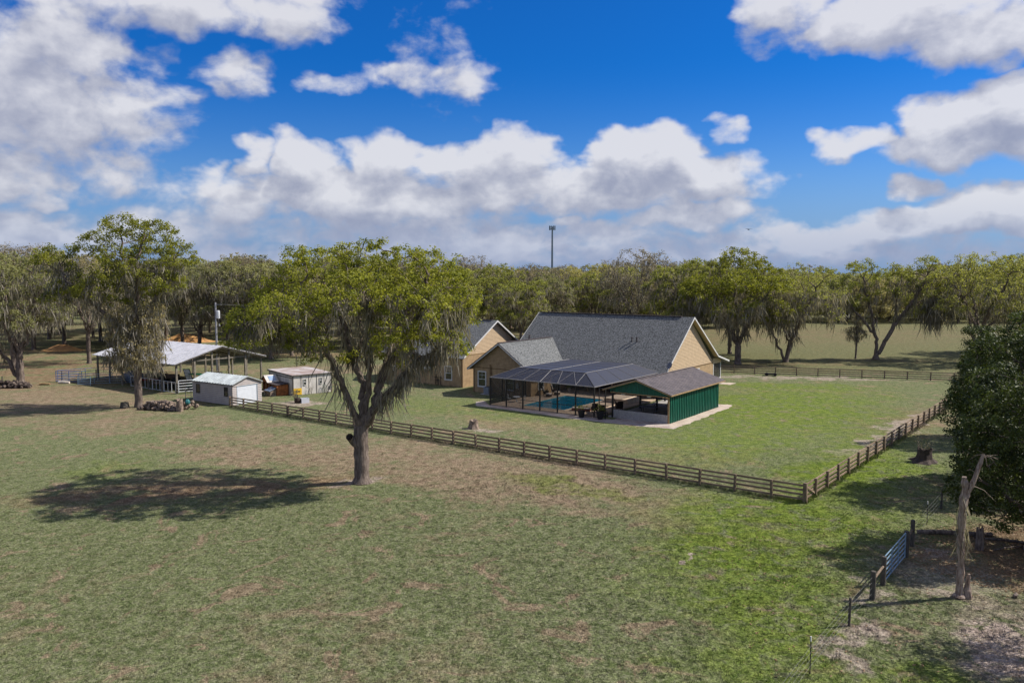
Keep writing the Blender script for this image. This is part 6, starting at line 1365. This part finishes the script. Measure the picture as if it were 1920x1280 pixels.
# ------------------------------------------------------------------ grass tufts, litter
rng = np.random.default_rng(9)
def tuft(name, n_, h_, w_, seed):
    r_ = np.random.default_rng(seed); V = []; F = []
    for i in range(n_):
        a = r_.uniform(0, 6.28); q = r_.random() ** .7 * w_; x, y = math.cos(r_.uniform(0, 6.28)) * q, math.sin(r_.uniform(0, 6.28)) * q; hh = h_ * r_.uniform(.4, 1.1); lx, ly = r_.normal(0, .35 * hh, 2); b = len(V)
        V += [(x - math.cos(a) * .008, y - math.sin(a) * .008, 0), (x + math.cos(a) * .008, y + math.sin(a) * .008, 0), (x + lx, y + ly, hh)]; F.append((b, b + 1, b + 2))
    return V, F
def scatter_stuff(name, label_, cat, pts, base, mat, scl, rngs):
    """geometry-nodes scatter of one small base mesh on given points"""
    V, F = base; bme = bpy.data.meshes.new(name + '_piece'); bme.from_pydata(V, [], F); bme.materials.append(MATS[mat])
    k = len(pts); me = bpy.data.meshes.new(name); me.vertices.add(k); P_ = np.zeros((k, 3), np.float32); P_[:, :2] = pts; me.vertices.foreach_set('co', P_.ravel())
    ob = bpy.data.objects.new(name + '_piece', bme)
    ng = bpy.data.node_groups.new(name + '_scatter', 'GeometryNodeTree'); ng.interface.new_socket('Geometry', in_out='INPUT', socket_type='NodeSocketGeometry'); ng.interface.new_socket('Geometry', in_out='OUTPUT', socket_type='NodeSocketGeometry')
    q = NT(ng); i_ = q.n('NodeGroupInput'); o_ = q.n('NodeGroupOutput'); inst = q.n('GeometryNodeInstanceOnPoints'); oi = q.n('GeometryNodeObjectInfo'); oi.inputs['Object'].default_value = ob
    rv = q.n('FunctionNodeRandomValue', data_type='FLOAT_VECTOR'); rv.inputs[0].default_value = (-.2, -.2, 0); rv.inputs[1].default_value = (.2, .2, 6.28)
    rs = q.n('FunctionNodeRandomValue', data_type='FLOAT'); rs.inputs[2].default_value = scl[0]; rs.inputs[3].default_value = scl[1]
    q.l(i_.outputs[0], inst.inputs['Points']); q.l(oi.outputs['Geometry'], inst.inputs['Instance']); q.l(rv.outputs[0], inst.inputs['Rotation']); q.l(rs.outputs[1], inst.inputs['Scale']); q.l(inst.outputs[0], o_.inputs[0])
    o = link(name, me); o['kind'] = 'stuff'; o['label'] = label_; o['category'] = cat
    md = o.modifiers.new('scatter', 'NODES'); md.node_group = ng; return o
def frustum_pts(n_, y0, y1, margin=1.06):
    y = (rng.random(n_) * (y1 ** 2 - y0 ** 2) + y0 ** 2) ** .5; x = (rng.random(n_) * 2 - 1) * y * .645 * margin; return np.stack([x, y], 1)
def clumpy(p, s_=1.7, keep=.55):
    f = np.sin(p[:, 0] * s_ + 3 * np.sin(p[:, 1] * s_ * .37)) * np.sin(p[:, 1] * s_ * 1.13 + 2 * np.sin(p[:, 0] * s_ * .41)) * .5 + .5
    return p[rng.random(len(p)) < keep + (1 - keep) * f]
def not_bare(p):
    k_ = np.ones(len(p), bool)
    for (x, y, r_) in ((19.5, 24.0, 2.8), (26, 38.5, 4.2), (20.4, 35.5, 1.6), (-10.1, 52.9, 1.1)): k_ &= np.hypot(p[:, 0] - x, p[:, 1] - y) > r_ * rng.uniform(.7, 1.15, len(p))
    return p[k_]
scatter_stuff('short_grass', 'short tufted turf of the near field', 'grass', (lambda p_: p_[rng.random(len(p_)) < np.clip((66 - p_[:, 1]) / 36, 0, 1)])(not_bare(clumpy(frustum_pts(230000, 21, 66)))), tuft('t', 11, .055, .10, 1), 'grass_blade', (.6, 1.4), None)
pts = not_bare(clumpy(frustum_pts(7000, 22, 46), .9, .2)); scatter_stuff('taller_grass', 'slightly taller tufts dotted through the turf', 'grass', pts, tuft('t', 16, .08, .10, 2), 'grass_blade', (.6, 1.3), None)
pts = np.concatenate([rng.normal((1.5, 52.5), (4.0, 2.2), (260, 2)), rng.normal((13, 34), (3, 4), (200, 2)), rng.normal((-20, 66), (9, 5), (160, 2))]); scatter_stuff('weed_clumps', 'darker green weed clumps right of the big oak and along the wire fence', 'weeds', pts, tuft('t', 26, .12, .16, 5), 'grass_blade', (.6, 1.5), None)
# longer grass along the fence line
q = []
for (a, b) in ((C0, G0), (C0, (61.5, 103.3))):
    k_ = 2600; t_ = rng.random(k_); q.append(np.stack([a[0] + (b[0] - a[0]) * t_, a[1] + (b[1] - a[1]) * t_], 1) + rng.normal(0, .16, (k_, 2)))
scatter_stuff('fence_line_grass', 'longer grass growing along the foot of the board fences', 'grass', np.concatenate(q), tuft('t', 14, .27, .10, 3), 'grass_blade', (.5, 1.2), None)
k_ = 9000; a = rng.uniform(0, 6.28, k_); r_ = rng.random(k_) ** .6 * 6.5; p = np.stack([26 + np.cos(a) * r_, 38.5 + np.sin(a) * r_ * .8], 1); p2_ = frustum_pts(2500, 22, 45); p2_ = p2_[p2_[:, 0] > 9]
scatter_stuff('leaf_litter', 'dry brown leaves scattered under the dark evergreens', 'leaf litter', np.concatenate([p, p2_]), ([(-.05, 0, .02), (0, -.025, .01), (.05, 0, .03), (0, .03, .015)], [(0, 1, 2, 3)]), 'dry_litter', (.7, 1.6), None)
# low weeds against the shed and outbuilding walls
r2 = np.random.default_rng(4); c_ = []
for (u, v) in [(7.0, 31.4 + i * .35) for i in range(34)]: x, y, _ = loc(u, v); c_.append((x + r2.normal(0, .1), y + r2.normal(0, .1), .07))
V, F = leaves(np.array(c_), 14, .2, .07, r2); o = link('wall_weeds', npmesh('wall_weeds', V, F, 'dark_leaf')); o['kind'] = 'stuff'; o['label'] = 'low dark weeds along the foot of the tan outbuilding'; o['category'] = 'weeds'
